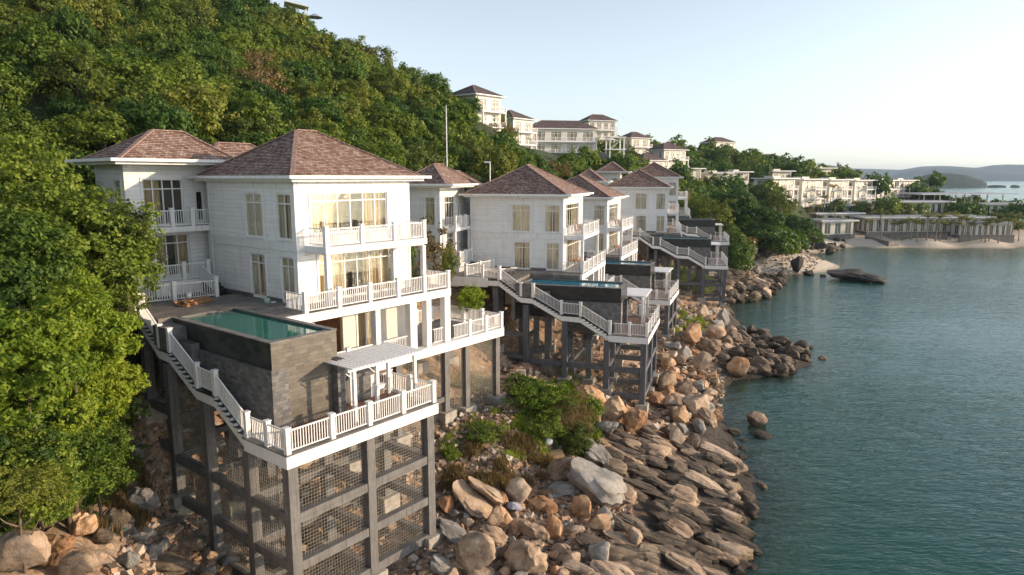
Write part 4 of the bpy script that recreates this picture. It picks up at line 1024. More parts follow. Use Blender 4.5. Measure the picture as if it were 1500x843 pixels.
def trunk_mesh(name, mat, h, r0, lean, seed, limbs=5, spread=0.6, crown_r=1.0):
    rr = random.Random(seed); m = MB()
    pts = []; x = y = 0
    for i in range(6):
        t = i / 5; pts.append((x, y, h * t)); x += rr.uniform(-.12, .12) * h * .2 + lean[0] * h / 5; y += rr.uniform(-.12, .12) * h * .2 + lean[1] * h / 5
    m.tube(pts, [r0 * (1 - 0.55 * i / 5) for i in range(6)], 7)
    for k in range(limbs):
        a = k * 2.4 + rr.uniform(0, 1); t = rr.uniform(.45, .95); b = Vector(pts[int(t * 5)])
        L = crown_r * spread * rr.uniform(.7, 1.2)
        e = b + Vector((math.cos(a) * L, math.sin(a) * L, L * rr.uniform(.4, 1.1)))
        mid = (b + e) / 2 + Vector((0, 0, -0.08 * L))
        m.tube([b, mid, e], [r0 * .42, r0 * .28, r0 * .10], 5)
    me_o = m.build(name, mat, smooth=True); me = me_o.data; bpy.data.objects.remove(me_o); return me
CROWN = {}
def crown(kind, i):
    k = (kind, i)
    if k not in CROWN:
        mt, cl, lv, sz, asp, rad, cr = {'leaf': ('leaf', 130, 42, .068, .6, (1, 1, .85), .27), 'olive': ('leaf_olive', 120, 42, .064, .6, (1, 1, .9), .26),
              'deep': ('leaf_deep', 140, 42, .068, .6, (1, 1, .9), .28), 'dry': ('leaf_dry', 70, 20, .07, .4, (1, 1, .9), .24)}[kind]
        CROWN[k] = leaf_mesh('crown', M[mt], cl, lv, sz, asp, i * 17 + len(kind), rad, cr)
    return CROWN[k]
TRUNK = [trunk_mesh('trunk', M['bark' if i % 2 else 'bark_pale'], 1.0, 0.032, (0.05 * (i - 1), 0.04), i, 6, 0.55, 0.6) for i in range(3)]
def crown_obj(name, me, parent, loc, scale, rz):
    o = bpy.data.objects.new(name, me); COL.objects.link(o); o.parent = parent; o.location = loc
    o.scale = scale if hasattr(scale, '__len__') else (scale,) * 3; o.rotation_euler = (0, 0, rz); return o
def tree(p, r, h, kind, i, label, cat='tree', group=None, name='tree', flat=1.0):
    """p: foot on the ground; r crown radius; h height of the crown's middle"""
    t = empty(name, (p[0], p[1], p[2] - 0.3), 0, label, cat, group)
    rz = random.uniform(0, 6.28)
    to = crown_obj('trunk', TRUNK[i % 3], t, (0, 0, 0), (r * .95, r * .95, h + r * .25), rz)
    crown_obj('crown', crown(kind, i % 5), t, (0, 0, h), (r * random.uniform(.9, 1.12), r * random.uniform(.9, 1.12), r * flat * random.uniform(.85, 1.1)), rz)
    return t

# houses that the forest must keep clear of
KEEP = []
VIEW = [(716, 178, 148, 26), (768, 205, 180, 26), (826, 228, 186, 52), (893, 236, 184, 10), (882, 202, 250, 22), (938, 224, 262, 17), (988, 246, 236, 22), (958, 247, 230, 16), (1068, 224, 315, 20), (1140, 240, 345, 16), (1240, 286, 225, 100), (1025, 262, 232, 20), (1060, 262, 238, 16), (1145, 264, 262, 20), (1208, 256, 300, 18), (1300, 320, 219, 110), (1210, 340, 219, 30)]
def clear_of(x, y, r):
    for k, f in enumerate(VF):
        d = Vector((x, y, 0)) - Vector((f.o.x, f.o.y, 0)); a, b = d.dot(f.U), d.dot(f.V)
        if -8.5 - r < a < 17 + r and -10 - r < b < 16.5 + r * 0.9 and not (b > 9.5 and (a < -5.5 - r or a > 9 + r)): return False
    if not r < 0:
        q = project((x, y, ground(x, y) + 4.5))
        for (hu, hv, hD, hw) in VIEW:
            if q[2] < hD + 3 and abs(q[0] - hu) < hw + r * 600 / q[2] and q[1] < hv and q[2] > hD * .45: return False
    for (hx, hy, hr) in KEEP:
        if (x - hx) ** 2 + (y - hy) ** 2 < (hr + r) ** 2: return False
    return True
# villas up on the hill and flat-roofed blocks further off: (photo x, photo y of its foot, depth, bearing of its long front, kind)
HILLV = [(716, 186, 148, 40, 'a'), (766, 212, 180, 40, 'b'), (826, 225, 186, 78, 'wide'), (882, 204, 250, 70, 'small'), (938, 228, 262, 60, 'small'), (988, 248, 236, 60, 'small'), (958, 250, 230, 60, 'small2'),
         (1062, 230, 315, 60, 'small'), (1138, 243, 345, 60, 'small')]
for (u, v, D, b, k) in HILLV:
    p = at_depth(u, v, D); KEEP.append((p.x, p.y, 7.5 if k in 'ab' else (12 if k == 'wide' else 7)))
# ---------------------------------------------------------------- resort houses on the hill
def hill_house(name, w, d, storeys, label, f, roof='hip', balcony=True, cat='house', group='houses on the wooded hill', nwin=3, base=3.0, side=2, stilts=False, pool=False, rise=2.4, gf_glass=False):
    t = empty(name, f.o, f.rz, label, cat, group)
    H = 3.2 * storeys; T = 0.25
    wl = MB(); F = []; S = []
    for s in range(storeys):
        z0 = s * 3.2 + 0.5
        for i in range(nwin):
            c = w * (i + 0.5) / nwin; F.append((c - w / nwin * .32, c + w / nwin * .32, z0 - .3, z0 + 2.1))
        for i in range(side):
            c = d * (i + 0.5) / side; S.append((c - .7, c + .7, z0, z0 + 2.0))
    wall_run(wl, 'x', 0, w, -base, H, 0, T, F); wall_run(wl, 'y', T, d, -base, H, 0, T, S); wall_run(wl, 'y', T, d, -base, H, w - T, T, []); wl.box(T, w - T, d - T, d, -base, H)
    wl.build('wall', M['cream'], t)
    fl = MB(); 
    for s in range(storeys + 1): fl.box(T, w - T, T, d - T, s * 3.2 - 0.12, s * 3.2 + 0.05)
    fl.box(T, w - T, 2.2, 2.3, 0, H); fl.box(2.2, 2.3, 2.3, d - T, 0, H); fl.build('floor_slab', M['interior'], t)
    for o in F: window(t, 'x', *o, 0, -1, 3, o[3] - .5, curtain='one', trim=False)
    for o in S: window(t, 'y', *o, 0, -1, 2, None, curtain='sides', trim=False)
    if roof == 'hip':
        e = MB(); e.box(-.9, w + .9, -.9, d + .9, H, H + .2); e.build('eave', M['rail'], t)
        a = min(w, d) / 2
        hip_roof(t, -.6, w + .6, -.6, d + .6, H + .2, a * .85 if w > d else w/2 - .4, w - a * .85 if w > d else w/2 + .4, d / 2, H + rise, M['roof_far'], courses=14)
    else:
        e = MB(); e.box(-1.1, w + 1.1, -1.3, d + .6, H, H + .32); e.build('eave', M['rail'], t)
        e = MB(); e.box(w * .25, w * .6, d * .3, d * .75, H + .32, H + 1.0); e.build('roof_room', M['cream'], t)
        e = MB(); e.box(-.8, w + .8, -1.0, d + .3, H + .322, H + .38); e.build('roof', M['deck_stone'], t)
    if balcony:
        for s in range(storeys):
            z = s * 3.2
            x0 = w * .45 if w < 12 and roof != 'hip' else 0.2
            b = MB(); b.box(x0, w - .1, -1.7, -.002, z - .3, z); b.build('balcony_floor', M['rail'], t)
            m = MB(); L = w - .1 - x0
            m.box(x0, w - .1, -1.7, -1.63, z + .92, z + 1.0); m.box(x0, x0 + .07, -1.63, -.002, z + .92, z + 1.0); m.box(w - .17, w - .1, -1.63, -.002, z + .92, z + 1.0)
            n = int(L / .25)
            for i in range(n + 1): m.box(x0 + (L - .05) * i / n, x0 + (L - .05) * i / n + .05, -1.69, -1.64, z, z + .92)
            k = max(2, int(L / 2.6))
            for i in range(k + 1): m.box(x0 + (L - .2) * i / k, x0 + (L - .2) * i / k + .2, -1.8, -1.6, z, z + 1.1)
            m.build('railing', M['rail'], t)
        for x in (x0 + .2, w - .3):
            m = MB(); m.box(x - .12, x + .12, -1.72, -1.48, -base, (storeys - 1) * 3.2 - .3); m.build('pillar', M['rail'], t)
    if pool:
        m = MB(); m.box(-1, w + 2, -5.4, -1.9, -3.4, -.1); m.build('pool_wall', M['basalt'], t)
        m = MB(); m.box(-.6, w + 1.6, -5.0, -2.2, -.098, -.05); m.build('pool_surface', M['pool_blue'], t)
    if stilts:
        for x in (.3, w/2, w - .3):
            for y in (-1.5, 2): m = MB(); m.box(x - .2, x + .2, y - .2, y + .2, -base - 5, -base); m.build('column', M['steel_far'], t)
    return t
HL = [('upper-storey white villa highest on the forested slope, half sunk in trees', 8, 8.5, 2), ('white hill villa just below the highest one, trees at its foot', 8, 8.5, 2),
      ('wide hilltop villa complex with dark pool walls and a stair tower', 18, 9, 2), ('small pale villa on the ridge behind the wide hilltop villa', 11, 8, 2),
      ('pale villa among trees, right below the ridge behind the wide villa', 9, 8, 2), ('white balconied villa with two hips, directly over the farthest cliff villa roof', 10, 8, 2),
      ('low white villa beside the two-hipped villa on its hillside', 9, 7, 1), ('brown-roofed villa peeking over dense trees on the ridge crest', 12, 9, 2), ('last brown-roofed villa where the ridge runs down', 13, 9, 1)]
for (u, v, D, b, k), (lab, w, d, st) in zip(HILLV, HL):
    p = at_depth(u, v, D); fr = Frame(p.x, p.y, p.z, b); fr.o = fr.o - fr.U * (w / 2) + Vector((0, 0, 0))
    hill_house('hillside_villa', w, d, st, lab, fr, nwin=2 if w < 10 else 4, base=3.5, pool=(k == 'wide'), stilts=(k == 'wide'), rise=2.6)
    if k == 'wide':
        q = fr.w(w + 1.5, -2.5, 0)
# the wide complex's own stair tower
p = at_depth(893, 236, 184); fr = Frame(p.x, p.y, p.z, 78)
t = empty('stair_tower', fr.o, fr.rz, 'open white stair tower with roof slab beside the wide hilltop villa', 'stair tower')
m = MB()
for x in (0, 4):
    for y in (0, 3): m.box(x - .15, x + .15, y - .15, y + .15, -5, 6.4)
for z in (0, 3.2, 6.4): m.box(-.5, 4.5, -.4, 3.4, z - .25, z)
m.build('frame', M['rail'], t)
m = MB()
for z in (0, 3.2):
    for i in range(10): m.box(.3 + i * .36, .66 + i * .36, .3, 1.6, z + i * .3, z + i * .3 + .1)
m.build('step', M['rail'], t)
# flat-roofed terraces above the beach
ROW = [(1147, 291, 226), (1189, 291, 236), (1228, 290.5, 247), (1264, 290, 259), (1297, 289, 271), (1327, 288, 283)]
nm = ['first', 'second', 'third', 'fourth', 'fifth', 'sixth']
for i, (u, v, D) in enumerate(ROW):
    p = at_depth(u, v, D); b = 62; fr = Frame(p.x, p.y, p.z, b); w = 10.4; fr.o = fr.o - fr.U * w / 2
    KEEP.append((p.x + 1, p.y + 3, 7))
    hill_house('terrace_house', w, 8, 2, nm[i] + ' flat-roofed white house from the left in the two-storey row above the beach', fr, 'flat', True, 'house', 'flat-roofed houses in a row above the beach', 3, 3.0)
FLAT = [(1012, 262, 232, 8, 'flat-roofed white bungalow behind trees right of the farthest cliff villa'), (1052, 268, 238, 9, 'flat-roofed white bungalow in the middle of the upper hillside group'), (1085, 266, 246, 7, 'small flat-roofed white bungalow next to leafy crowns on the upper slope'),
        (1145, 264, 262, 9, 'flat-roofed white house standing over the left end of the terrace row'), (1176, 262, 285, 9, 'flat-roofed house half hidden behind the one over the terrace row'), (1206, 258, 300, 12, 'lone flat-roofed house on the skyline below the blue hills')]
for u, v, D, w, lab in FLAT:
    p = at_depth(u, v, D); fr = Frame(p.x, p.y, p.z, 70); fr.o = fr.o - fr.U * w / 2; KEEP.append((p.x, p.y, 6.5))
    hill_house('bungalow', w, 7, 1, lab, fr, 'flat', False, 'house', 'flat-roofed bungalows on the slope', 3, 4.0)

# ---------------------------------------------------------------- beach club: long low buildings with flat roofs
def pavilion(name, u, v, D, b, w, d, h, lab, cat, nwin=6, plinth=1.0, over=1.2, open_=False, z=None):
    p = at_depth(u, v, D); fr = Frame(p.x, p.y, p.z if z is None else z, b); t = empty(name, fr.o, fr.rz, lab, cat)
    KEEP.append((fr.w(w * .25, d/2).x, fr.w(w * .25, d/2).y, d * .6)); KEEP.append((fr.w(w * .75, d/2).x, fr.w(w * .75, d/2).y, d * .6)); KEEP.append((fr.w(w * .5, d/2).x, fr.w(w * .5, d/2).y, d * .6))
    e = MB(); e.box(-over, w + over, -over, d + over, h, h + .4); e.build('roof', M['rail'], t)
    e = MB(); e.box(-over + .3, w + over - .3, -over + .3, d + over - .3, h + .402, h + .5); e.build('roof_deck', M['roof_slab'], t)
    if open_:
        for i in range(nwin + 1):
            for y in (.2, d - .2):
                m = MB(); x = w * i / nwin; m.box(x - .18, x + .18, y - .18, y + .18, -plinth, h); m.build('pillar', M['cream'], t)
    else:
        O = [(w * (i + .22) / nwin, w * (i + .78) / nwin, .1, h - .5) for i in range(nwin)]
        ns = max(2, int(d / 2.4)); S = [(d * (i + .25) / ns, d * (i + .75) / ns, .1, h - .5) for i in range(ns)]
        m = MB(); wall_run(m, 'x', 0, w, 0, h, 0, .25, O); wall_run(m, 'y', .25, d, 0, h, 0, .25, S); wall_run(m, 'y', .25, d, 0, h, w - .25, .25, []); m.box(.25, w - .25, d - .25, d, 0, h); m.build('wall', M['cream'], t)
        for o in O: window(t, 'x', *o, 0, -1, 2, None, True, curtain=None, trim=False, name='glass_door')
        for o in S: window(t, 'y', *o, 0, -1, 2, None, True, curtain=None, trim=False, name='glass_door')
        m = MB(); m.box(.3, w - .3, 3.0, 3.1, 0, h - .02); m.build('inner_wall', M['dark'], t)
    m = MB(); m.box(-.5, w + .5, -.5, d + .3, -plinth - 1.5, -.002); m.build('plinth', M['ashlar'], t)
    return t
M['roof_slab'] = simple('roof_membrane', (0.30, 0.31, 0.33), 0.5, 0.15, 0.4)
pavilion('beach_pavilion', 1204, 344, 219, 80, 11, 8, 4.2, 'white corner pavilion with narrow dark windows on a stone plinth by the beach ramp', 'pavilion', 3, 1.0)
pavilion('beach_pavilion', 1196, 327, 232, 82, 16, 8, 3.0, 'wide low roof directly behind the corner pavilion by the beach', 'pavilion', 5, 1.0)
pavilion('beach_restaurant', 1270, 340, 226, 88, 40, 9, 4.6, 'long low beach building with a flat overhanging roof behind the palm row', 'restaurant', 16, 1.2, 2.0)
pavilion('beach_restaurant', 1405, 345, 222, 90, 17, 7, 3.8, 'shorter flat building continuing the long beach front towards the pool', 'restaurant', 9, .8, 1.0)
pavilion('resort_hall', 1258, 318, 248, 86, 34, 10, 5.2, 'second long white hall rising behind the beach building', 'hall', 14, 1.5, 1.5)
pavilion('colonnade_hall', 1352, 312, 262, 88, 31, 13, 6.9, 'tall open hall with slender white columns and a broad grey roof', 'hall', 5, 1.0, 3.0, True)
pavilion('resort_hall', 1440, 318, 255, 90, 34, 9, 4.6, 'far pale hall at the picture\'s end of the beach, behind the palms', 'hall', 12, 1.5, 1.4)
pavilion('service_block', 1190, 309, 240, 80, 13, 7, 2.6, 'small grey-roofed block between the shrubs and the terrace row', 'building', 4, 1.5)
pavilion('service_block', 1240, 312, 244, 84, 10, 6, 2.4, 'small grey-roofed block beside the second long hall', 'building', 3, 1.5)
# stone ramp, retaining walls
p = at_depth(1264, 347, 219); fr = Frame(p.x, p.y, p.z, 83)
m = MB(); m.hexa([(0, -1, -1.5), (2.6, -9, -2.2), (7.0, -8, -2.2), (5, 0, -1.5), (0, -1, .6), (2.6, -9, -.75), (7.0, -8, -.75), (5, 0, .6)]); o = m.build('beach_ramp', M['paving']); o.location = fr.o; o.rotation_euler = (0, 0, fr.rz)
tag(o, 'pale paved ramp sloping from the pavilion down to the sand', 'ramp')
for (u, v, D, L, lab) in ((1290, 348, 219, 22, 'long dark retaining wall behind the lawn and palms'), (1405, 350, 217, 18, 'grey retaining wall in front of the shorter beach building')):
    p = at_depth(u, v, D); fr = Frame(p.x, p.y, p.z, 88); m = MB(); m.box(0, L, 0, .5, -1.8, 1.0); m.box(-.1, L + .1, -.1, .6, 1.002, 1.1); o = m.build('garden_wall', M['ashlar']); o.location = fr.o; o.rotation_euler = (0, 0, fr.rz); tag(o, lab, 'wall')
def slide(pts, lab, mat):
    m = MB(); m.tube(pts, .55, 8); o = m.build('water_slide', mat, smooth=True); tag(o, lab, 'slide')
p = at_depth(1492, 340, 240); P_ = Vector((p.x, p.y, p.z))
M['slide'] = simple('slide_plastic', (0.20, 0.48, 0.46), 0.3, .05, 1)
t = empty('water_slide', P_, 0, 'turquoise water slide tower at the far end of the beach front', 'water slide')
m = MB(); m.box(-1.2, 1.2, -1.2, 1.2, -2, 4.2); m.build('tower', M['slide'], t)
m = MB(); m.tube([(0, 0, 4), (-2, -1.5, 3.4), (-3.4, 0, 2.6), (-2, 1.6, 1.8), (0, 1, 1.2), (2, -2, .4)], .4, 8); m.build('chute', M['rail'], t, True)

# ---------------------------------------------------------------- palms along the beach
def palm_trunk(h, seed):
    rr = random.Random(seed); m = MB(); dx, dy = rr.uniform(-.10, .10), rr.uniform(-.08, .08)
    m.tube([(dx * h * (i/6)**2, dy * h * (i/6)**2, h * i / 6) for i in range(7)], [.19, .15, .14, .13, .125, .12, .14], 7)
    return m, (dx * h, dy * h)
PALMS = []
for i in range(4):
    m, top = palm_trunk(5.6, i); t = m.build('trunk', M['bark_pale'], smooth=True); me_t = t.data; bpy.data.objects.remove(t)
    f = MB(); rr = random.Random(50 + i)
    nf = 17
    for k in range(nf):
        a = k * 2.399 + rr.uniform(-.2, .2); el = rr.uniform(.25, 1.4); L = rr.uniform(1.5, 2.3)
        prev = None; ca, sa = math.cos(a), math.sin(a)
        pts = []
        for s in range(7):
            q = s / 6; r_ = L * q * math.cos(el * (1 - q * .6)); z = L * q * math.sin(el) - .85 * q * q * L * .5
            pts.append(Vector((top[0] + ca * r_, top[1] + sa * r_, 5.6 + z)))
        side = Vector((-sa, ca, 0))
        for s in range(6):
            for e in range(2):
                b0 = pts[s].lerp(pts[s+1], e * .5); b1 = pts[s].lerp(pts[s+1], e * .5 + .33); wd = .46 * math.sin(math.pi * min(.97, (s + .6 + e * .5) / 6.4)) + .08
                for sg in (-1, 1):
                    tip = (b0 + b1) / 2 + side * sg * wd + Vector((ca, sa, 0)) * .16 + Vector((0, 0, -.16 - .12 * rr.random()))
                    f.quad(b0, b1, tip + (b1 - b0) * .4, tip - (b1 - b0) * .1)
    fo = f.build('fronds', M['palm']); me_f = fo.data; bpy.data.objects.remove(fo); PALMS.append((me_t, me_f))
def palm(p, s, i, lab, grp):
    t = empty('palm_tree', p, 0, lab, 'palm tree', grp); rz = random.uniform(0, 6.28)
    a = crown_obj('trunk', PALMS[i % 4][0], t, (0, 0, 0), s, rz); crown_obj('fronds', PALMS[i % 4][1], t, (0, 0, 0), s, rz)
PX = [(1290,352),(1304,351),(1314,350),(1321,353),(1334,352),(1343,354),(1350,350),(1357,352),(1364,351),(1370,354),(1376,353),(1385,351),(1392,352),(1402,350),(1408,353),(1413,351),(1421,354),(1426,352),(1438,353),(1443,355),(1449,353),(1460,351),(1462,356),(1473,353),(1481,351),(1492,353),(1328,346),(1395,345),(1432,346),(1456,346)]
for i, (u, v) in enumerate(PX):
    p = on_ground(u, v); z = ground(p.x, p.y)
    palm((p.x, p.y, z - .1), 1.5 if i == 0 else random.uniform(.8, 1.4), i, ('tallest leftmost palm of the beach row, standing beside the ramp' if i == 0 else 'young palm with upright fronds in the row along the beach'), None if i == 0 else 'young palms along the beach')
for i in range(26):
    u = random.uniform(1180, 1340); v = random.uniform(296, 306); p = at_depth(u, v, random.uniform(222, 245)); z = ground(p.x, p.y)
    palm((p.x, p.y, z - .1), random.uniform(.7, 1.0), i, 'small palm in the gardens below the terrace row', 'garden palms below the terrace row')
# ---------------------------------------------------------------- forest on the hill
BIG = leaf_mesh('crown', M['leaf_bright'], 520, 46, .048, .42, 5, (1, 1, .95), .15, .35, .6)
BIG2 = leaf_mesh('crown', M['leaf'], 520, 46, .034, .6, 9, (1, 1, .95), .15, .1, .6)
BIG3 = leaf_mesh('crown', M['leaf_olive'], 480, 40, .034, .6, 13, (1, 1, .9), .15, .1, .6)
def near_tree(u, v, D, r, me, label, flat=1.0, zb=None, name='tree', sy=1.0):
    p = at_depth(u, v, D); g = ground(p.x, p.y) if zb is None else zb
    g = max(g, p.z - 1.35 * r); t = empty(name, (p.x, p.y, g - .4), 0, label, 'tree')
    h = p.z - g + .4
    crown_obj('trunk', TRUNK[1], t, (0, 0, -1.5), (r * 1.6, r * 1.6, h + 1.5), random.uniform(0, 6))
    crown_obj('crown', me, t, (0, 0, h), (r, r * sy, r * flat), random.uniform(0, 6)); return t
near_tree(88, 372, 33, 3.6, BIG2, 'broad dark-green tree beside the nearest villa\'s rear wing', .85)
near_tree(165, 352, 35.5, 2.1, BIG3, 'olive-green tree touching the rear wing balcony of the nearest villa', .9)
near_tree(118, 430, 33, 2.5, BIG3, 'olive-green tree filling the gap between the broad dark tree and the stair', .9)
near_tree(20, 440, 30, 3.3, BIG2, 'dark leafy tree at the left edge, half-way up', 1.0)
near_tree(105, 492, 26, 2.1, BIG, 'bright yellow-green tree with long hanging leaves left of the tall stair', .95)
near_tree(30, 540, 24, 2.2, BIG, 'bright yellow-green tree at the left edge, below the dark trees', .95)
near_tree(150, 560, 28.5, 1.4, BIG, 'low bright-green tree beside the footing of the tall stair', .9)
near_tree(95, 600, 27, 1.9, BIG, 'bright leafy tree over the brown bank', .8)
near_tree(95, 680, 27, 2.0, BIG2, 'dark green tree right over the brown bank, under the bright crowns', .8)
near_tree(40, 660, 25, 2.2, BIG2, 'dark green tree at the left edge below the bright crowns', .9)
near_tree(135, 650, 28.5, 1.4, BIG2, 'dark green tree left of the grey-white boulder', .85)
near_tree(60, 715, 25, 1.7, BIG2, 'dark bush-like tree spreading over the bank under the bright crowns', .75)
near_tree(20, 715, 23, 1.3, BIG3, 'low olive bush-tree above the corner boulder', .7)
near_tree(0, 300, 34, 3.2, BIG2, 'dark leafy tree at the left edge level with the wing roof', 1.0)
near_tree(55, 300, 40, 3.0, BIG3, 'olive tree behind the broad dark tree, beside the wing', .9)
near_tree(8, 700, 24, 1.9, BIG2, 'shaded bush-like tree on the bank at the left edge', .9)
near_tree(100, 700, 28, 1.3, BIG2, 'dark green tree hanging over the brown bank', .8)

placed = []
def free(x, y, r, k=.62):
    for (a, b, c) in placed:
        if (a - x) ** 2 + (b - y) ** 2 < ((c + r) * k) ** 2: return False
    return True
cand = []
rr = random.Random(5)
def zone_label(u, v, D, kind):
    col = {'leaf': 'mid-green', 'olive': 'yellowish olive', 'deep': 'deep green', 'dry': 'dry brownish'}[kind]
    if D < 78: w = 'at the foot of the forested hill behind the ' + ('nearest villa' if u < 520 else 'second villa' if u < 850 else 'rear cliff villas')
    elif u < 250: w = 'on the steep forested slope at upper left'
    elif u < 480: w = 'on the forested slope above the nearest villa roof'
    elif u < 700: w = 'on the forested slope below the highest hill villa'
    elif u < 1000: w = 'between the hill villas on the slope'
    else: w = 'on the ridge and slopes above the beach houses'
    return col + ' tree ' + w
def try_tree(x, y, r, k=.62):
    if not clear_of(x, y, r * .55) or not free(x, y, r, k): return
    z = ground(x, y)
    u, v, D = project((x, y, z + 3))
    if z < 2.2: return
    placed.append((x, y, r)); cand.append((D, x, y, z, r, u, v))
for i in range(7000):
    D = 36 * (330 / 36) ** (rr.random() ** .8); a = R(rr.uniform(-44, 26)); x = D * math.sin(a); y = D * math.cos(a)
    bxx = float(np.interp(y, [f.w(0, 10).y for f in VF] + [180, 215, 330], [f.w(0, 10).x for f in VF] + [66, 74, 170]))
    if x > bxx + 6: continue
    if y > 132 and x > 34 and ground(x, y) < 3.4: continue
    if x > -8 and y < 34 or (y < 44 and x > -14): continue
    r = rr.uniform(1.6, 3.1) * (1 + max(0, D - 90) * .0028)
    try_tree(x, y, r)
# the strip of bushes and trees between the last cliff villa and the beach
for i in range(700):
    u = rr.uniform(1005, 1235); D = rr.uniform(128, 222); p = at_depth(u, 330, D); x, y = p.x, p.y; z = ground(x, y)
    if z < 2.6 or (x > 62 and y > 196): continue
    try_tree(x, y, rr.uniform(1.8, 3.4), .55)
for k in range(46):
    u = rr.uniform(1290, 1500); D = rr.uniform(231, 243); p = at_depth(u, 320, D); z = ground(p.x, p.y)
    cand.append((D, p.x, p.y, z, rr.uniform(1.3, 2.4), u, 320))
for k in range(34):
    u = rr.uniform(1330, 1500); D = rr.uniform(276, 300); p = at_depth(u, 300, D); z = ground(p.x, p.y)
    if z > 1.2: placed.append((p.x, p.y, 3)); cand.append((D, p.x, p.y, z, rr.uniform(2.2, 3.4), u, 295))
# trees by the resort halls
for u, v, D, r in ((1372, 262, 300, 4), (1290, 268, 262, 4.5), (1248, 266, 290, 4), (1340, 270, 300, 3.5), (1300, 300, 235, 4), (1322, 305, 240, 3.5), (1345, 305, 242, 3.5), (1410, 312, 245, 4), (1425, 315, 246, 3.5), (1390, 312, 250, 3), (1495, 312, 246, 4), (1478, 318, 245, 3.5), (1465, 318, 248, 3), (1222, 252, 330, 4), (1235, 252, 335, 4), (1205, 252, 320, 4), (1255, 258, 310, 4),(1280, 262, 300, 3.5),(1180,252,300,4),(1225,300,236,3),(1262,300,240,3)):
    p = at_depth(u, v, D); z = ground(p.x, p.y); cand.append((D, p.x, p.y, max(z, p.z - r - 1.5), r, u, v)); placed.append((p.x, p.y, r))
def kind_for(x, y, u, D, rnd):
    if D > 118 and u > 1000 and rnd < .30: return 'deep'
    if rnd < .52: return 'leaf'
    if rnd < .76: return 'deep'
    if rnd < .985: return 'olive'
    return 'dry'
inview = [c for c in cand if -60 < c[5] < 1560 and -90 < c[6] < 900]
rest = [c for c in cand if c not in inview]
inview.sort(key=lambda c: -c[4] / c[0])
single, mass = inview[:270], inview[270:] + rest
for i, (D, x, y, z, r, u, v) in enumerate(single):
    k = kind_for(x, y, u, D, rr.random()); h = r * rr.uniform(.95, 1.5)
    lab = zone_label(u, v, D, k)
    tree((x, y, z), r, h, k, i, lab, 'tree', lab.replace(' tree ', ' trees '), 'tree', rr.uniform(.85, 1.15))
# everything farther off as one wood: the same crowns joined
def wood():
    parts = {}
    base = {}
    for kind in ('leaf', 'olive', 'deep', 'dry'):
        for j in range(2):
            me = leaf_mesh('w', M['leaf'], 60, 14, .15, .62, j * 7 + len(kind), (1, 1, .9), .30)
            a = np.empty(len(me.vertices) * 3, np.float32); me.vertices.foreach_get('co', a); base[(kind, j)] = a.reshape(-1, 3); bpy.data.meshes.remove(me)
    vs = []; mi = []
    ks = {'leaf': 0, 'olive': 1, 'deep': 2, 'dry': 3}
    for (D, x, y, z, r, u, v) in mass:
        k = kind_for(x, y, u, D, rr.random()); b = base[(k, rr.randrange(2))]; t = rr.uniform(0, 6.28); c, s = math.cos(t), math.sin(t)
        q = b * r; q = np.stack([q[:, 0] * c - q[:, 1] * s + x, q[:, 0] * s + q[:, 1] * c + y, q[:, 2] + z + r * rr.uniform(.8, 1.25)], 1)
        vs.append(q); mi.append(np.full(len(q) // 4, ks[k], np.int32))
    me = mesh_from_quads('far_wood', np.concatenate(vs), M['leaf']); 
    for k in ('leaf_olive', 'leaf_deep', 'leaf_dry'): me.materials.append(M[k])
    me.polygons.foreach_set('material_index', np.concatenate(mi)); o = bpy.data.objects.new('distant_wood', me); COL.objects.link(o)
    tag(o, 'far part of the forest that reads as one green mass over the hill', kind='stuff')
wood()
print('TREES', len(cand), len(inview))
# undergrowth between the trunks: low leaf clumps over the wooded ground
def undergrowth(name, pts, size, mat, lab, n=36, seed=2, leaf=.16, up=.8):
    r = np.random.default_rng(seed); P = np.array([p[:3] for p in pts]); S = np.array([p[3] for p in pts]); k = len(P)
    q = r.normal(size=(k, n, 3)); q[..., 2] = np.abs(q[..., 2]) * up; q *= r.random((k, n, 1)) ** .5
    pos = P[:, None] + q * S[:, None, None] * .6
    nr = r.normal(size=pos.shape) + np.array([0, 0, .8]); nr /= np.linalg.norm(nr, axis=2)[..., None]
    t = np.cross(nr, r.normal(size=nr.shape)); t /= np.linalg.norm(t, axis=2)[..., None]; b = np.cross(nr, t)
    s = leaf * r.uniform(.5, 1.3, (k, n, 1)) * np.sqrt(S)[:, None, None]
    T, B, P2 = (t * s).reshape(-1, 3), (b * s * .55).reshape(-1, 3), pos.reshape(-1, 3)
    me = mesh_from_quads(name, np.stack([P2 - T, P2 + B, P2 + T, P2 - B], 1).reshape(-1, 3), mat)
    o = bpy.data.objects.new(name, me); COL.objects.link(o); tag(o, lab, kind='stuff'); return o
ug = []
N_ = 6500; D_ = 24 * (200 / 24) ** rng.random(N_); A_ = np.radians(rng.uniform(-46, 24, N_)); X_ = D_ * np.sin(A_); Y_ = D_ * np.cos(A_); Z_ = height_np(X_, Y_)
BX = np.interp(Y_, [f.w(0, 10).y for f in VF] + [180, 215], [f.w(0, 10).x for f in VF] + [66, 74])
for x, y, z, b, d in zip(X_, Y_, Z_, BX, D_):
    if x < b + 1 and z > 7.4 and clear_of(x, y, .2) and not (x > -16 and y < 30): ug.append((x, y, z, random.uniform(.8, 1.9)))
undergrowth('undergrowth', ug, 1, M['leaf_deep'], 'shady undergrowth between the trees of the hillside', 90, 3, .125)
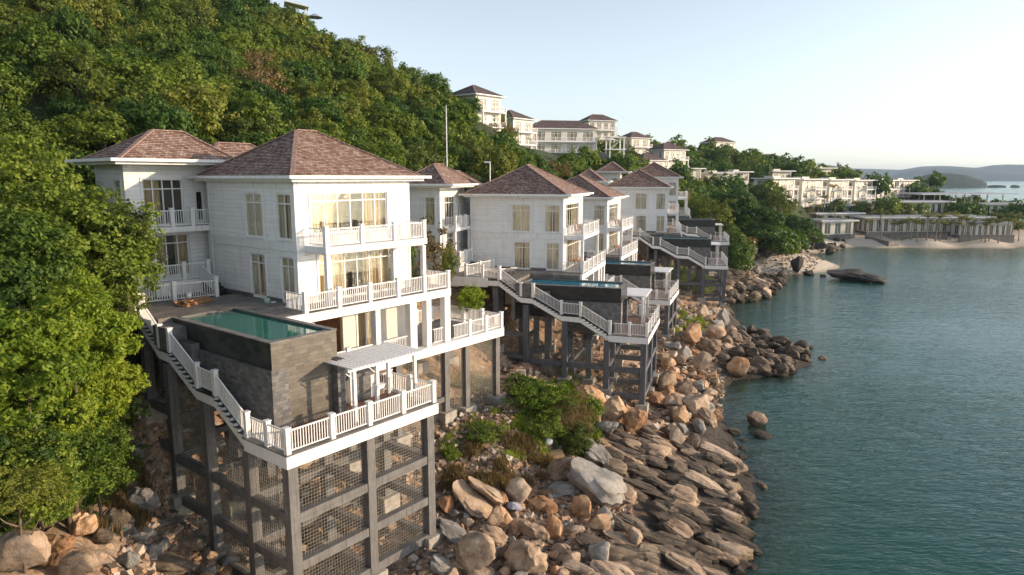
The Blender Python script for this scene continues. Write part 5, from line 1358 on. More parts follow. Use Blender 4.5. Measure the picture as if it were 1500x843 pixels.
# ---------------------------------------------------------------- rocks
def rock_mesh(name, seed, kind='boulder', sub=4):
    r = random.Random(seed); import bmesh as _b
    bm = _b.new(); _b.ops.create_icosphere(bm, subdivisions=sub, radius=1.0)
    off = Vector((seed * 3.7, seed * 1.3, seed * 2.1))
    cuts = []
    ncut = {'boulder': 14, 'block': 18, 'slab': 8, 'ledge': 12}[kind]
    for i in range(ncut):
        d = Vector((r.gauss(0, 1), r.gauss(0, 1), r.gauss(0, 1))).normalized(); cuts.append((d, r.uniform(.52, .9)))
    for v in bm.verts:
        p = v.co.copy()
        for d, k in cuts:
            s = p.dot(d)
            if s > k: p -= d * (s - k) * .93
        n = noise.fractal(p * 1.1 + off, 1.0, 2.0, 4) * .12 + noise.fractal(p * 4.5 + off, .7, 2.1, 5) * .05
        p *= 1 + n
        if kind == 'slab':
            q = p.z * 3.2 + noise.noise(p * 1.5 + off) * 1.2
            p.x *= 1 + .10 * math.sin(q * 4); p.y *= 1 + .08 * math.sin(q * 4 + 1)
            p.z += .05 * noise.noise(Vector((p.x * 1.5, p.y * 7, 0)) + off)
        if kind == 'ledge':      # bedding planes and cross joints cut into a rounded block
            q = p.z * 2.1 + p.y * .5 + .3 * noise.noise(p * 1.3 + off); g = abs(q - round(q)); p *= 1 - .13 * max(0, 1 - g * 9)
            q = p.x * 1.4 + off.x + .4 * noise.noise(p * 1.1 + off); g = abs(q - round(q)); p *= 1 - .10 * max(0, 1 - g * 10)
        v.co = p
    me = bpy.data.meshes.new(name); bm.to_mesh(me); bm.free()
    me.polygons.foreach_set('use_smooth', [True] * len(me.polygons))
    try: me.set_sharp_from_angle(angle=R(38))
    except Exception: pass
    return me
RM = {k: [rock_mesh('rock', i + j * 10, k, 4) for i in range(5)] for j, k in enumerate(('boulder', 'block', 'slab', 'ledge'))}
MATN = {'o': 'rock_orange', 't': 'rock_tan', 'g': 'rock_grey', 'd': 'rock_dark', 'b': 'rock_black'}
ROCKM = {}
def rock_data(kind, i, c):
    k = (kind, i, c)
    if k not in ROCKM:
        me = RM[kind][i].copy(); me.materials.clear(); me.materials.append(M[MATN[c]]); ROCKM[k] = me
    return ROCKM[k]
nrock = 0
def rock(p, size, kind, c, label, group=None, rot=None, name=None, bury=.25, seed=None):
    global nrock; nrock += 1; r = random.Random(nrock * 7 + 1 if seed is None else seed)
    o = bpy.data.objects.new(name or ('boulder' if kind not in ('slab', 'ledge') else 'shore_rock'), rock_data(kind, r.randrange(5), c)); COL.objects.link(o)
    sx, sy, sz = size
    o.scale = (sx / 2, sy / 2, sz / 2); o.location = (p[0], p[1], p[2] + sz * (.5 - bury))
    o.rotation_euler = rot or (r.uniform(-.25, .25), r.uniform(-.25, .25), r.uniform(0, 6.28))
    return tag(o, label, 'boulder' if kind not in ('slab', 'ledge') else 'rock', group)
PXM = lambda D: D / 1000.0
# the boulders one can pick out: (x, y of the middle, width px, height px, shape, colour, tilt deg in the picture, label)
HERO = [
 (873, 715, 84, 62, 'slab', 'g', -38, 'biggest pale grey layered boulder, split along its side, centre of the rock pile'),
 (852, 746, 42, 40, 'block', 'o', 20, 'cream-faced block with an orange hollow, just below the pale split boulder'),
 (828, 692, 56, 38, 'boulder', 't', 20, 'rounded golden-brown boulder left of the pale split boulder'),
 (818, 719, 52, 14, 'slab', 'g', 5, 'thin flat slab lying under the golden-brown boulder'),
 (760, 727, 46, 38, 'boulder', 't', 0, 'pale cream boulder above the striped sack'),
 (731, 763, 42, 34, 'boulder', 'o', 10, 'reddish-orange boulder beside the striped sack'),
 (699, 815, 68, 62, 'boulder', 't', -20, 'large smooth tan boulder with a rusty stain at the bottom of the picture'),
 (723, 788, 54, 26, 'slab', 't', -14, 'low brown wedge of rock between the reddish and the large smooth boulder'),
 (665, 786, 62, 24, 'slab', 'g', -30, 'long grey rock slab next to the last tower footing'),
 (650, 833, 44, 26, 'slab', 'g', -35, 'grey slab at the bottom edge beside the tower footing'),
 (692, 735, 64, 22, 'slab', 't', -42, 'long ridge-shaped rock running down from the brown bank'),
 (714, 722, 62, 20, 'slab', 't', -38, 'second ridge-shaped rock, parallel to and above the first'),
 (771, 825, 56, 56, 'slab', 't', 30, 'tilted pale brown boulder at the bottom edge, right of the large smooth one'),
 (811, 778, 34, 40, 'block', 'o', 0, 'upright orange-topped cube of rock in the pile'),
 (781, 783, 26, 44, 'slab', 't', 65, 'narrow upright boulder left of the orange-topped cube'),
 (801, 744, 24, 34, 'boulder', 'o', 50, 'small upright rust-coloured boulder above the orange-topped cube'),
 (878, 771, 38, 38, 'block', 'o', 30, 'bright orange fractured boulder right of the hollow block'),
 (880, 816, 40, 42, 'block', 'g', 0, 'light grey angular block with white cracks near the bottom edge'),
 (928, 790, 32, 30, 'block', 't', 0, 'lone tan block sitting on the dark ledges'),
 (746, 812, 36, 36, 'boulder', 'd', 0, 'dark shaded boulder between the large smooth and tilted boulders'),
 (820, 810, 30, 24, 'boulder', 't', 0, 'pinkish boulder below the orange-topped cube'),
 (836, 822, 32, 28, 'block', 't', 20, 'brown block right under the pinkish boulder'),
 (812, 690, 0, 0, '', '', 0, ''),
 (870, 587, 52, 28, 'slab', 'o', -28, 'long orange-brown boulder right of the thicket, below the second tower'),
 (902, 605, 36, 40, 'slab', 'o', -58, 'standing pale orange boulder beside the thicket'),
 (928, 622, 30, 42, 'slab', 'o', -62, 'second standing orange boulder, nearest the second tower foot'),
 (891, 628, 18, 34, 'slab', 'g', 80, 'slim grey upright rock at the thicket\'s edge'),
 (874, 619, 20, 24, 'block', 'o', 0, 'small orange block half inside the thicket'),
 (893, 670, 40, 20, 'slab', 'd', -20, 'dark broken ledge below the standing orange boulders'),
 (926, 655, 34, 16, 'slab', 't', -20, 'pink-tan ledge right below the second standing boulder'),
 (872, 668, 54, 28, 'slab', 'g', -42, 'grey pointed slab leaning above the pale split boulder'),
 (991, 645, 34, 26, 'block', 't', 0, 'pinkish split boulder where the ledges begin'),
 (1015, 650, 26, 28, 'block', 't', 0, 'pale tan boulder leaning on the pinkish split one'),
 (996, 612, 34, 28, 'block', 'o', -20, 'flat-faced orange boulder in the lower pile below the second tower'),
 (1020, 601, 56, 40, 'boulder', 't', -35, 'huge smooth tan boulder at the waterline of the lower pile'),
 (1036, 617, 40, 24, 'slab', 't', -40, 'long tan boulder sliding toward the water'),
 (1000, 575, 32, 34, 'boulder', 't', 0, 'round pale boulder in the middle of the pile below the second tower'),
 (977, 566, 30, 34, 'boulder', 't', 0, 'round grey-brown boulder left of the round pale one'),
 (1027, 534, 32, 34, 'block', 't', -20, 'cube-like brown boulder with a dark shaded face'),
 (1038, 512, 32, 36, 'slab', 't', -40, 'leaning tan boulder above the cube-like brown one'),
 (1003, 520, 28, 20, 'boulder', 'g', 0, 'flat grey boulder among orange stones'),
 (1012, 496, 42, 36, 'block', 'o', -35, 'big reddish block with a white broken edge on the upper pile'),
 (1048, 494, 34, 26, 'boulder', 'o', -10, 'large peach-coloured boulder right of the reddish block'),
 (1050, 479, 26, 22, 'boulder', 'g', -30, 'pale whitish boulder resting on the peach-coloured one'),
 (1059, 468, 24, 24, 'boulder', 'g', 0, 'tall whitish boulder with dark cracks at the point'),
 (1029, 460, 24, 20, 'boulder', 't', 0, 'brown round boulder beneath the fourth villa\'s tower'),
 (1046, 458, 20, 12, 'slab', 't', 0, 'flat tan rock beside the brown round boulder'),
 (1006, 468, 18, 12, 'boulder', 'g', 0, 'small grey boulder in the green patch'),
 (1081, 541, 40, 32, 'block', 'o', 0, 'single big orange boulder standing at the water of the little cove'),
 (1085, 486, 20, 14, 'boulder', 'g', 0, 'grey rounded boulder on the first spur of dark rocks'),
 (1120, 496, 18, 16, 'boulder', 'd', 0, 'dark twin-topped boulder in the middle of the first spur'),
 (1144, 500, 26, 12, 'boulder', 'd', 0, 'oval dark boulder standing apart on the first spur'),
 (1174, 510, 24, 16, 'boulder', 'd', 0, 'rounded dark boulder close to the spur\'s tip'),
 (1157, 513, 24, 14, 'boulder', 'd', 0, 'brownish rounded boulder next to the spur tip boulder'),
 (1205, 526, 16, 7, 'boulder', 't', 0, 'lone small rock in open water off the first spur'),
 (1188, 511, 8, 6, 'boulder', 't', 0, 'tiny pale rock at the very tip of the first spur'),
 (1144, 550, 20, 8, 'slab', 'd', 0, 'low dark rock awash below the first spur'),
 (1108, 619, 36, 22, 'boulder', 't', -12, 'big rounded rock standing in the water off the ledges'),
 (1122, 640, 34, 8, 'slab', 'd', -12, 'flat rock just awash behind the big rounded water rock'),
 (1076, 635, 20, 10, 'slab', 't', -12, 'small flat rock between the big water rock and the shore'),
 (1068, 689, 28, 16, 'slab', 'd', 0, 'flat-topped rock in the shallows off the ledges'),
 (1075, 732, 22, 14, 'boulder', 't', 0, 'brown rounded rock in the shallows, one of a close pair'),
 (1097, 731, 16, 12, 'boulder', 't', 0, 'tan rock farthest out in the shallows of the lower ledges'),
 (1064, 742, 18, 10, 'slab', 't', 0, 'pale flat-topped rock beside the close pair'),
 (1060, 808, 14, 10, 'boulder', 't', 0, 'little tan rock poking out near the bottom right ledges'),
 (1085, 830, 40, 16, 'slab', 'd', -25, 'submerged-looking brown ledge at the bottom edge'),
 (1243, 405, 54, 19, 'slab', 'b', -5, 'long black rock lying in the bay'),
 (1281, 411, 40, 13, 'slab', 'b', -5, 'low tail-like black rock trailing off the long one'),
 (1166, 390, 19, 30, 'block', 'b', 0, 'tall black stack of rock standing in the bay'),
 (1172, 383, 12, 14, 'block', 'b', 0, 'black rock leaning behind the tall stack'),
 (1185, 402, 18, 8, 'slab', 'b', 0, 'small black rock right of the tall stack'),
 (1206, 405, 10, 4, 'slab', 'b', 0, 'tiny black rock between the stack and the long black rock'),
 (1215, 370, 12, 10, 'boulder', 'b', 0, 'black boulder at the edge of the far sand'),
 (1217, 363, 24, 7, 'slab', 'd', 0, 'dark ledge on the sand by the corner pavilion'),
 (1200, 362, 26, 8, 'slab', 'b', 0, 'black ledge on the sand left of the one by the pavilion'),
 (1170, 367, 10, 6, 'boulder', 'b', 0, 'small black boulder on the sandy strip'),
 (1108, 398, 16, 11, 'boulder', 'g', 0, 'rounded pale boulder at the corner of the small beach'),
 (1094, 401, 18, 9, 'boulder', 't', 0, 'pinkish boulder left of the rounded pale one by the small beach'),
 (226, 811, 40, 28, 'block', 'g', 0, 'big pale grey block in front of the brown bank'),
 (190, 822, 34, 34, 'block', 'g', 0, 'square white-grey block beside the big pale one at the bottom left'),
 (197, 668, 40, 32, 'boulder', 'g', 0, 'grey-white boulder below the stair\'s upper footing'),
 (236, 688, 22, 18, 'boulder', 't', 0, 'small tan boulder right of the grey-white one'),
 (205, 740, 36, 56, 'slab', 'g', 85, 'upright flat pale rock face on the bank'),
 (40, 812, 84, 66, 'boulder', 't', 10, 'huge weathered boulder in the bottom left corner'),
 (85, 800, 30, 60, 'slab', 'o', 80, 'tall orange-stained rock blade beside the corner boulder'),
 (30, 757, 24, 16, 'block', 't', 20, 'angular tan rock lying in leaves above the corner boulder'),
 (120, 830, 60, 40, 'boulder', 't', 12, 'half-buried brown boulder between the corner boulder and the white block'),
 (150, 790, 40, 26, 'block', 'd', 0, 'dark stained rock on the bank above the square block'),
 (120, 775, 46, 36, 'slab', 'o', 60, 'rust-stained rock face leaning on the brown bank'),
 (170, 765, 30, 40, 'slab', 'd', 80, 'dark upright rock in the middle of the brown bank'),
 (250, 828, 60, 24, 'slab', 'd', -5, 'dark low rock at the foot of the first columns'),
 (280, 800, 40, 20, 'boulder', 't', 0, 'brown rock between the foot columns'),
]
for (u, v, w, h, kind, c, tilt, lab) in HERO:
    if not kind: continue
    p = on_ground(u, v + h * .30, -.15); D = project(p)[2]
    W = w * PXM(D); Hh = h * PXM(D) * 1.12
    if kind == 'slab' and abs(tilt) > 4: W *= 1.08
    rot = (random.uniform(-.15, .15), R(-tilt), random.uniform(-.2, .2))
    if abs(tilt) < 3: rot = (random.uniform(-.1, .1), random.uniform(-.1, .1), random.uniform(-.5, .5))
    rock((p.x, p.y, p.z), (W, W * .8, Hh), kind, c, lab, None, rot, bury=.12)
# tilted dark ledges: long bedded rocks dipping towards the water
rr = random.Random(31)
def poly_in(u, v, P):
    c = False; j = len(P) - 1
    for i in range(len(P)):
        if (P[i][1] > v) != (P[j][1] > v) and u < (P[j][0] - P[i][0]) * (v - P[i][1]) / (P[j][1] - P[i][1]) + P[i][0]: c = not c
        j = i
    return c
def scatter(P, n, fn, sep, tries=6000):
    us = [p[0] for p in P]; vv = [p[1] for p in P]; got = []
    for _ in range(tries):
        if len(got) >= n: break
        u, v = rr.uniform(min(us), max(us)), rr.uniform(min(vv), max(vv))
        if not poly_in(u, v, P): continue
        if any((u - a) ** 2 + ((v - b) * 1.4) ** 2 < sep ** 2 for a, b in got): continue
        got.append((u, v)); fn(u, v)
LEDGE = [(880, 650), (940, 640), (1010, 668), (1062, 690), (1092, 716), (1080, 750), (1098, 790), (1070, 860), (850, 860), (880, 800), (930, 760), (900, 720)]
def ledge(u, v):
    p = on_ground(u, v, -.3); L = rr.uniform(1.3, 3.4); low = p.z < .35
    rock((p.x, p.y, max(p.z, -.3)), (L, L * rr.uniform(.36, .55), L * rr.uniform(.24, .4)), 'ledge', rr.choice('ddddtt'), 'long dark tilted ledge in the bedded rocks running down to the water', 'tilted dark ledges at the waterline', name='shore_rock',
         rot=(rr.uniform(-.35, .1), R(rr.uniform(8, 26)), R(rr.uniform(-34, -2))), bury=.22)
scatter(LEDGE, 118, ledge, 9)
MID = [(900, 640), (960, 620), (1050, 668), (1080, 700), (1000, 700), (900, 680)]
scatter(MID, 26, ledge, 10)
def boul(cs, s0, s1, lab, grp, kinds=('block', 'boulder', 'block'), bury=.2):
    def f(u, v):
        p = on_ground(u, v, -.2); D = project(p)[2]; s = rr.uniform(s0, s1)
        rock((p.x, p.y, p.z), (s * rr.uniform(.9, 1.3), s * rr.uniform(.75, 1), s * rr.uniform(.6, .9)), rr.choice(kinds), rr.choice(cs), lab, grp, None, bury=bury)
    return f
scatter([(650, 745), (760, 720), (900, 760), (930, 860), (640, 860), (640, 790)], 66, boul('ootttg', .5, 1.3, 'smaller brown or orange boulder in the pile in front of the tallest tower', 'smaller boulders of the front pile'), 11)
scatter([(962, 500), (1000, 470), (1050, 500), (1050, 560), (1052, 620), (1000, 640), (960, 600)], 70, boul('ootttg', .8, 2.0, 'tan or orange boulder in the pile right of the second tower', 'boulders piled right of the second tower'), 9)
scatter([(985, 455), (1050, 445), (1065, 480), (1040, 520), (990, 500)], 22, boul('ttg', .8, 1.9, 'boulder at the foot of the fourth villa tower', 'boulders below the fourth villa'), 8)
scatter([(1055, 480), (1120, 492), (1190, 515), (1180, 540), (1120, 552), (1060, 540)], 66, boul('dddt', .9, 2.2, 'dark rounded or broken rock on the first spur reaching into the bay', 'dark rocks of the first spur', ('slab', 'boulder', 'slab')), 7.5)
scatter([(1050, 396), (1085, 392), (1145, 410), (1150, 425), (1110, 442), (1052, 446)], 60, boul('dddt', 1.3, 3.2, 'dark rock on the second spur, beyond the last towers', 'dark rocks of the second spur', ('slab', 'slab', 'boulder')), 7)
scatter([(1085, 384), (1130, 362), (1240, 352), (1235, 366), (1160, 374)], 40, boul('bbd', .8, 2.6, 'small black rock on the sand of the far beach', 'black rocks on the far sand', ('slab', 'boulder')), 7)
scatter([(1068, 640), (1100, 650), (1118, 730), (1100, 770), (1120, 860), (1080, 850), (1080, 760), (1060, 680)], 26, boul('dt', .5, 1.3, 'small rock awash in the shallows beside the ledges', 'small rocks awash beside the ledges', ('slab', 'boulder'), .45), 12)
scatter([(1075, 640), (1145, 650), (1175, 740), (1160, 860), (1090, 850), (1095, 760), (1075, 680)], 44, boul('dt', .8, 2.0, 'rock lying just under the clear water off the ledges', 'submerged rocks off the ledges', ('boulder', 'slab'), .9), 12)
scatter([(170, 790), (240, 700), (330, 760), (330, 860), (150, 860)], 30, boul('gtgo', .3, .95, 'small pale stone of the rubble at the foot of the left bank', 'rubble stones at the left bank'), 10)
scatter([(300, 640), (600, 640), (620, 860), (330, 860)], 40, boul('otgt', .5, 1.5, 'boulder lying in shade beneath the tallest tower', 'boulders under the tallest tower'), 17)
print('ROCKS', nrock)
# loose stones and chips too many to count
def pebbles(name, P, n, s0, s1, mat, lab, seed):
    r = np.random.default_rng(seed); cube = np.array([(-1,-1,-1),(1,-1,-1),(1,1,-1),(-1,1,-1),(-1,-1,1),(1,-1,1),(1,1,1),(-1,1,1)]) * .5
    fc = [(0,3,2,1),(4,5,6,7),(0,1,5,4),(1,2,6,5),(2,3,7,6),(3,0,4,7)]
    Q = np.array([tuple(on_ground(a, b, -.2)) for a, b in P]); 
    us = [p[0] for p in P]; pts = []
    while len(pts) < n:
        u = rr.uniform(min(us), max(us)); v = rr.uniform(min(p[1] for p in P), max(p[1] for p in P))
        if poly_in(u, v, P): pts.append((u, v))
    # sample the world polygon of the same corners so that density follows the ground
    V = []; F = []
    xmin, xmax, ymin, ymax = Q[:, 0].min(), Q[:, 0].max(), Q[:, 1].min(), Q[:, 1].max(); W = [(q[0], q[1]) for q in Q]
    xs = []; 
    while len(xs) < n:
        x, y = rr.uniform(xmin, xmax), rr.uniform(ymin, ymax)
        if poly_in(x, y, W): xs.append((x, y))
    xs = np.array(xs); zs = height_np(xs[:, 0], xs[:, 1])
    for (x, y), z in zip(xs, zs):
        if z < -.3: continue
        s = s0 + (s1 - s0) * r.random() ** 2.5
        A = np.array(Matrix.Rotation(r.uniform(0, 6.28), 3, 'Z') @ Matrix.Rotation(r.uniform(-.6, .6), 3, 'X') @ Matrix.Rotation(r.uniform(-.5, .5), 3, 'Y'))
        c = cube * np.array([1, r.uniform(.5, .9), r.uniform(.35, .7)]) * r.uniform(.75, 1.2, (8, 3)); k = len(V)
        V += [tuple(q) for q in (c * s) @ A.T + np.array([x, y, z + s * .12])]; F += [tuple(k + i for i in f) for f in fc]
    me = bpy.data.meshes.new(name); me.from_pydata(V, [], F); me.materials.append(mat); me.update()
    o = bpy.data.objects.new(name, me); COL.objects.link(o); tag(o, lab, kind='stuff')
def mat_chips():
    m, nt, b, out = new_mat('stone_chips'); g = nd(nt, 'ShaderNodeNewGeometry')
    c = ramp(nt, g.outputs['Random Per Island'], [(0, (.10, .075, .055)), (.35, (.26, .18, .12)), (.6, (.40, .245, .145)), (.85, (.46, .38, .30)), (1, (.62, .56, .49))])
    nt.links.new(mixc(nt, .5, c, ramp(nt, noise_t(nt, coords(nt), 3, 5, .7), [(.3, (.5, .5, .5)), (.7, (1.2, 1.2, 1.2))]), 'MULTIPLY'), b.inputs['Base Color']); b.inputs['Roughness'].default_value = .85; return m
M['chips'] = mat_chips()
pebbles('gravel', [(640, 600), (740, 560), (850, 640), (920, 700), (940, 860), (600, 860), (600, 700)], 7000, .06, .42, M['chips'], 'loose stones and broken rock over the slope in front of the tall tower', 4)
pebbles('gravel', [(700, 520), (960, 440), (1060, 470), (1060, 620), (900, 640), (760, 560)], 5500, .08, .6, M['chips'], 'loose stones between and below the second tower columns', 5)
pebbles('gravel', [(200, 600), (330, 560), (620, 600), (640, 860), (150, 860)], 6000, .05, .45, M['chips'], 'rubble under the tallest tower and along the left bank', 6)
pebbles('gravel', [(960, 440), (1060, 380), (1240, 352), (1240, 368), (1070, 470)], 3000, .1, .6, M['chips'], 'stones and driftwood bits along the small beaches', 8)
# ---------------------------------------------------------------- bushes, grass, dry thicket on the slope
def bush(u, v, w, h, me, lab, name='bush', cat='bush', D=None, group=None):
    p = on_ground(u, v + h * .4) if D is None else at_depth(u, v, D)
    d = project(p)[2] if D is None else D; r = w / 2 * d / 1000
    t = empty(name, (p.x, p.y, p.z - .2), 0, lab, cat, group)
    st = MB()
    for k in range(5):
        a = k * 1.3; st.tube([(0, 0, 0), (math.cos(a) * r * .3, math.sin(a) * r * .3, r * .5), (math.cos(a) * r * .7, math.sin(a) * r * .7, r * .9)], [.05, .035, .015], 5)
    st.build('stem', M['bark'], t)
    hh = h / 2 * d / 1000
    crown_obj('foliage', me, t, (0, 0, hh * .9), (r, r * .9, hh * 1.1), random.uniform(0, 6)); return t
B1 = leaf_mesh('foliage', M['leaf_bright'], 200, 40, .055, .5, 21, (1, 1, .9), .2, .1, .4)
B2 = leaf_mesh('foliage', M['leaf'], 200, 36, .06, .5, 22, (1, 1, .9), .2, .1, .4)
B3 = leaf_mesh('foliage', M['leaf_dry'], 170, 30, .09, .12, 23, (1, 1, .9), .25, .5, .4)
B4 = leaf_mesh('foliage', M['leaf_olive'], 190, 36, .06, .4, 24, (1, 1, .9), .2, .2, .4)
bush(795, 585, 92, 56, B1, 'bright green bush in the thicket between the two towers')
bush(762, 565, 60, 36, B2, 'darker green bush at the upper end of the thicket')
bush(832, 612, 74, 70, B3, 'dry brown thicket bush with dead stems')
bush(845, 640, 66, 56, B4, 'half-dry olive bush at the lower end of the thicket')
bush(862, 600, 44, 50, B1, 'small bright bush between the dry thicket and the orange boulders')
bush(800, 625, 60, 40, B2, 'low green bush in front of the dry thicket')
bush(708, 632, 60, 24, B2, 'low green clump on the dirt slope left of the thicket')
bush(660, 664, 30, 22, B2, 'small green clump beside the first tower corner')
bush(736, 618, 36, 16, B4, 'little olive clump near the concrete footings')
bush(690, 452, 42, 40, B1, 'yellow-green shrub between the nearest and the second villa', 'shrub', 'bush', 51)
bush(657, 410, 28, 56, B4, 'tall thin shrub against the dark base of the second villa wing', 'shrub', 'bush', 53)
bush(1002, 408, 60, 34, B1, 'bright creeper bush hanging among the tower columns of the fourth villa')
bush(1020, 418, 56, 30, B1, 'second bright creeper bush, lower right of the other')
bush(985, 400, 36, 24, B1, 'third bright creeper bush close to the flat pergola')
bush(1010, 476, 40, 12, B1, 'grassy green clump among the pale boulders')
bush(1080, 392, 20, 10, B4, 'small clump at the start of the second spur')
for u, v, w, h, i, lab in ((1110, 328, 86, 60, 1, 'large round dark-green tree at the shore before the beach'), (1040, 300, 60, 60, 2, 'bare-branched brownish tree just past the farthest villa'), (1075, 290, 70, 56, 0, 'tall dark tree behind the bare-branched one'),
                           (1170, 330, 60, 44, 1, 'dense dark bush-tree next to the corner pavilion'), (1150, 305, 50, 40, 2, 'brownish-green tree over the dense dark one')):
    pass
def shore_tree(u, v, D, r, me, lab, flat=.85):
    p = at_depth(u, v, D); g = max(ground(p.x, p.y), 1.5); t = empty('tree', (p.x, p.y, g - .3), 0, lab, 'tree'); h = max(p.z - g, r * .6)
    for k in range(3):
        crown_obj('trunk', TRUNK[k], t, (k * .5 - .5, 0, 0), (r * 1.4, r * 1.4, h), k * 2.1)
    crown_obj('crown', me, t, (0, 0, h), (r, r, r * flat), random.uniform(0, 6))
for u, v, w, h, me, lab in ((40, 735, 90, 50, B2, 'dark green bush on the bank above the corner boulder'), (110, 725, 80, 46, B2, 'dark green bush in the middle of the brown bank'), (165, 700, 60, 40, B4, 'olive bush hanging beside the grey-white boulder'),
                            (75, 690, 90, 50, B2, 'dark bush filling the shade under the bright crowns'), (140, 660, 80, 50, B2, 'dark bush just left of the grey-white boulder'), (200, 735, 36, 26, B4, 'yellowish bush above the rubble of the left bank')):
    bush(u, v, w, h, me, lab)
D1 = leaf_mesh('crown', M['leaf_deep'], 360, 34, .05, .6, 31, (1, 1, .9), .17, .1, .5)
D2 = leaf_mesh('crown', M['leaf_olive'], 260, 30, .05, .5, 32, (1, 1, .9), .17, .1, .5)
shore_tree(1102, 325, 158, 6.6, D1, 'large round dark-green tree at the shore before the beach', .7)
shore_tree(1036, 312, 148, 5.0, D2, 'tan-leaved tree just past the farthest cliff villa')
shore_tree(1070, 300, 156, 5.2, D1, 'tall dark tree behind the tan-leaved one')
shore_tree(1060, 345, 146, 4.0, D2, 'low yellowish tree at the head of the small beach')
shore_tree(1165, 332, 186, 5.4, D1, 'dense dark tree next to the corner pavilion', .75)
shore_tree(1138, 352, 178, 3.6, D2, 'shrubby olive tree behind the black beach rocks', .7)
shore_tree(1140, 300, 182, 5.0, D2, 'brownish-green tree over the dense dark one')
shore_tree(1190, 345, 196, 3.2, D1, 'round bush-like tree by the pavilion plinth', .8)
def grass(name, P, n, mat, lab, seed, h=.35):
    Q = [on_ground(a, b, -.2) for a, b in P]; W = [(q.x, q.y) for q in Q]; xs = []
    r = random.Random(seed); 
    x0, x1, y0, y1 = min(w[0] for w in W), max(w[0] for w in W), min(w[1] for w in W), max(w[1] for w in W)
    while len(xs) < n:
        x, y = r.uniform(x0, x1), r.uniform(y0, y1)
        if poly_in(x, y, W): xs.append((x, y))
    A = np.array(xs); k = sinnoise(A[:, 0], A[:, 1], seed, 3.5, 3); A = A[k > .1]; z = height_np(A[:, 0], A[:, 1]); g = np.random.default_rng(seed)
    m = len(A); base = np.stack([A[:, 0], A[:, 1], z - .03], 1); L = 6
    base = np.repeat(base, L, 0) + g.normal(size=(m * L, 3)) * np.array([.12, .12, 0]); t = g.uniform(0, 6.28, m * L); tilt = g.uniform(0, .6, m * L); hh = h * g.uniform(.4, 1.2, m * L)
    dx = np.stack([np.cos(t), np.sin(t), 0 * t], 1); sd = np.stack([-np.sin(t), np.cos(t), 0 * t], 1) * .03
    top = base + dx * (hh * tilt)[:, None] + np.array([0, 0, 1]) * hh[:, None]
    v = np.stack([base - sd, base + sd, top + sd * .2, top - sd * .2], 1).reshape(-1, 3)
    o = bpy.data.objects.new(name, mesh_from_quads(name, v, mat)); COL.objects.link(o); tag(o, lab, kind='stuff')
grass('grass', [(640, 660), (720, 600), (790, 530), (860, 560), (880, 640), (760, 680)], 9000, M['leaf_bright'], 'patchy green grass and weeds on the slope between the towers', 41)
grass('dry_grass', [(640, 720), (700, 640), (800, 650), (820, 700), (700, 740)], 6000, M['leaf_dry'], 'dry brown roots and grass on the dirt bank', 42, .4)
grass('grass', [(985, 490), (1000, 455), (1050, 470), (1040, 490)], 2500, M['leaf_bright'], 'green grass among the boulders below the fourth villa', 43, .5)
grass('lawn', [(1308, 352), (1370, 350), (1368, 346), (1300, 347)], 9000, M['leaf_bright'], 'strip of lawn under the beach palms', 44, .3)
grass('dry_grass', [(90, 760), (100, 690), (200, 690), (240, 760), (150, 800)], 5000, M['leaf_dry'], 'hanging dry roots on the brown left bank', 45, .5)
grass('grass', [(20, 790), (20, 700), (110, 690), (100, 760)], 3500, M['leaf_bright'], 'leafy ground cover on the left bank', 46, .4)

# ---------------------------------------------------------------- props of the nearest villa
F1 = VF[0]
def place(o, f, x, y, z, rz=0): o.location = f.w(x, y, z); o.rotation_euler = (0, 0, f.rz + rz)
t = empty('timber_pile', (0, 0, 0), 0, 'heap of reddish timber boards on the pool terrace', 'timber pile')
for i in range(16):
    m = MB(); rr_ = random.Random(i); L = rr_.uniform(1.5, 2.3); a = rr_.uniform(-.22, .22); y = -.6 + .12 * (i % 10); z = .06 + .09 * (i // 6)
    m.bar((-L/2, y - a * .5, z), (L/2, y + a * .5, z), .11, .07); m.build('board', M['wood'], t)
place(t, F1, -3.4, 5.4, 0, .35)
t = empty('paint_bucket', (0, 0, 0), 0, 'white bucket on top of the timber heap', 'bucket'); m = MB(); m.tube([(0, 0, 0), (0, 0, .3)], [.13, .16], 14); m.build('pail', M['rail'], t, True)
m = MB(); m.tube([(0, 0, .28), (0, 0, .32)], [.17, .17], 14); m.build('rim', M['rail'], t, True); place(t, F1, -3.5, 5.45, .3)
t = empty('paint_bucket', (0, 0, 0), 0, 'small pale green bucket by the glass doors of the nearest villa', 'bucket'); m = MB(); m.tube([(0, 0, 0), (0, 0, .3)], [.14, .17], 14); m.build('pail', simple('green_pail', (.35, .5, .4), .5, .1), t, True)
m = MB(); m.box(.2, .5, -.1, .1, .0, .06); m.build('cloth', M['rail'], t); place(t, F1, -.75, 2.0, 0)
t = empty('timber_offcuts', (0, 0, 0), 0, 'loose planks lying on the ledge over the pergola', 'planks')
for i in range(5): m = MB(); m.bar((-.6 + .1 * i, -.2 + .1 * i, .04), (.5 + .05 * i, .1 * i - .3, .04), .12, .05); m.build('plank', M['wood'], t)
place(t, F1, -1.0, -4.0, -2.74)
t = empty('flood_light', (0, 0, 0), 0, 'boxy white floodlight fixed to a pergola post', 'lamp'); m = MB(); m.hexa([(-.2, -.12, 0), (.2, -.12, 0), (.2, .1, 0), (-.2, .1, 0), (-.25, -.2, .22), (.25, -.2, .22), (.25, .05, .22), (-.25, .05, .22)]); m.build('housing', M['rail'], t)
m = MB(); m.box(-.18, .18, -.13, -.121, .03, .18); m.build('lens', M['black'], t); place(t, F1, -1.25, -7.98, -2.9)
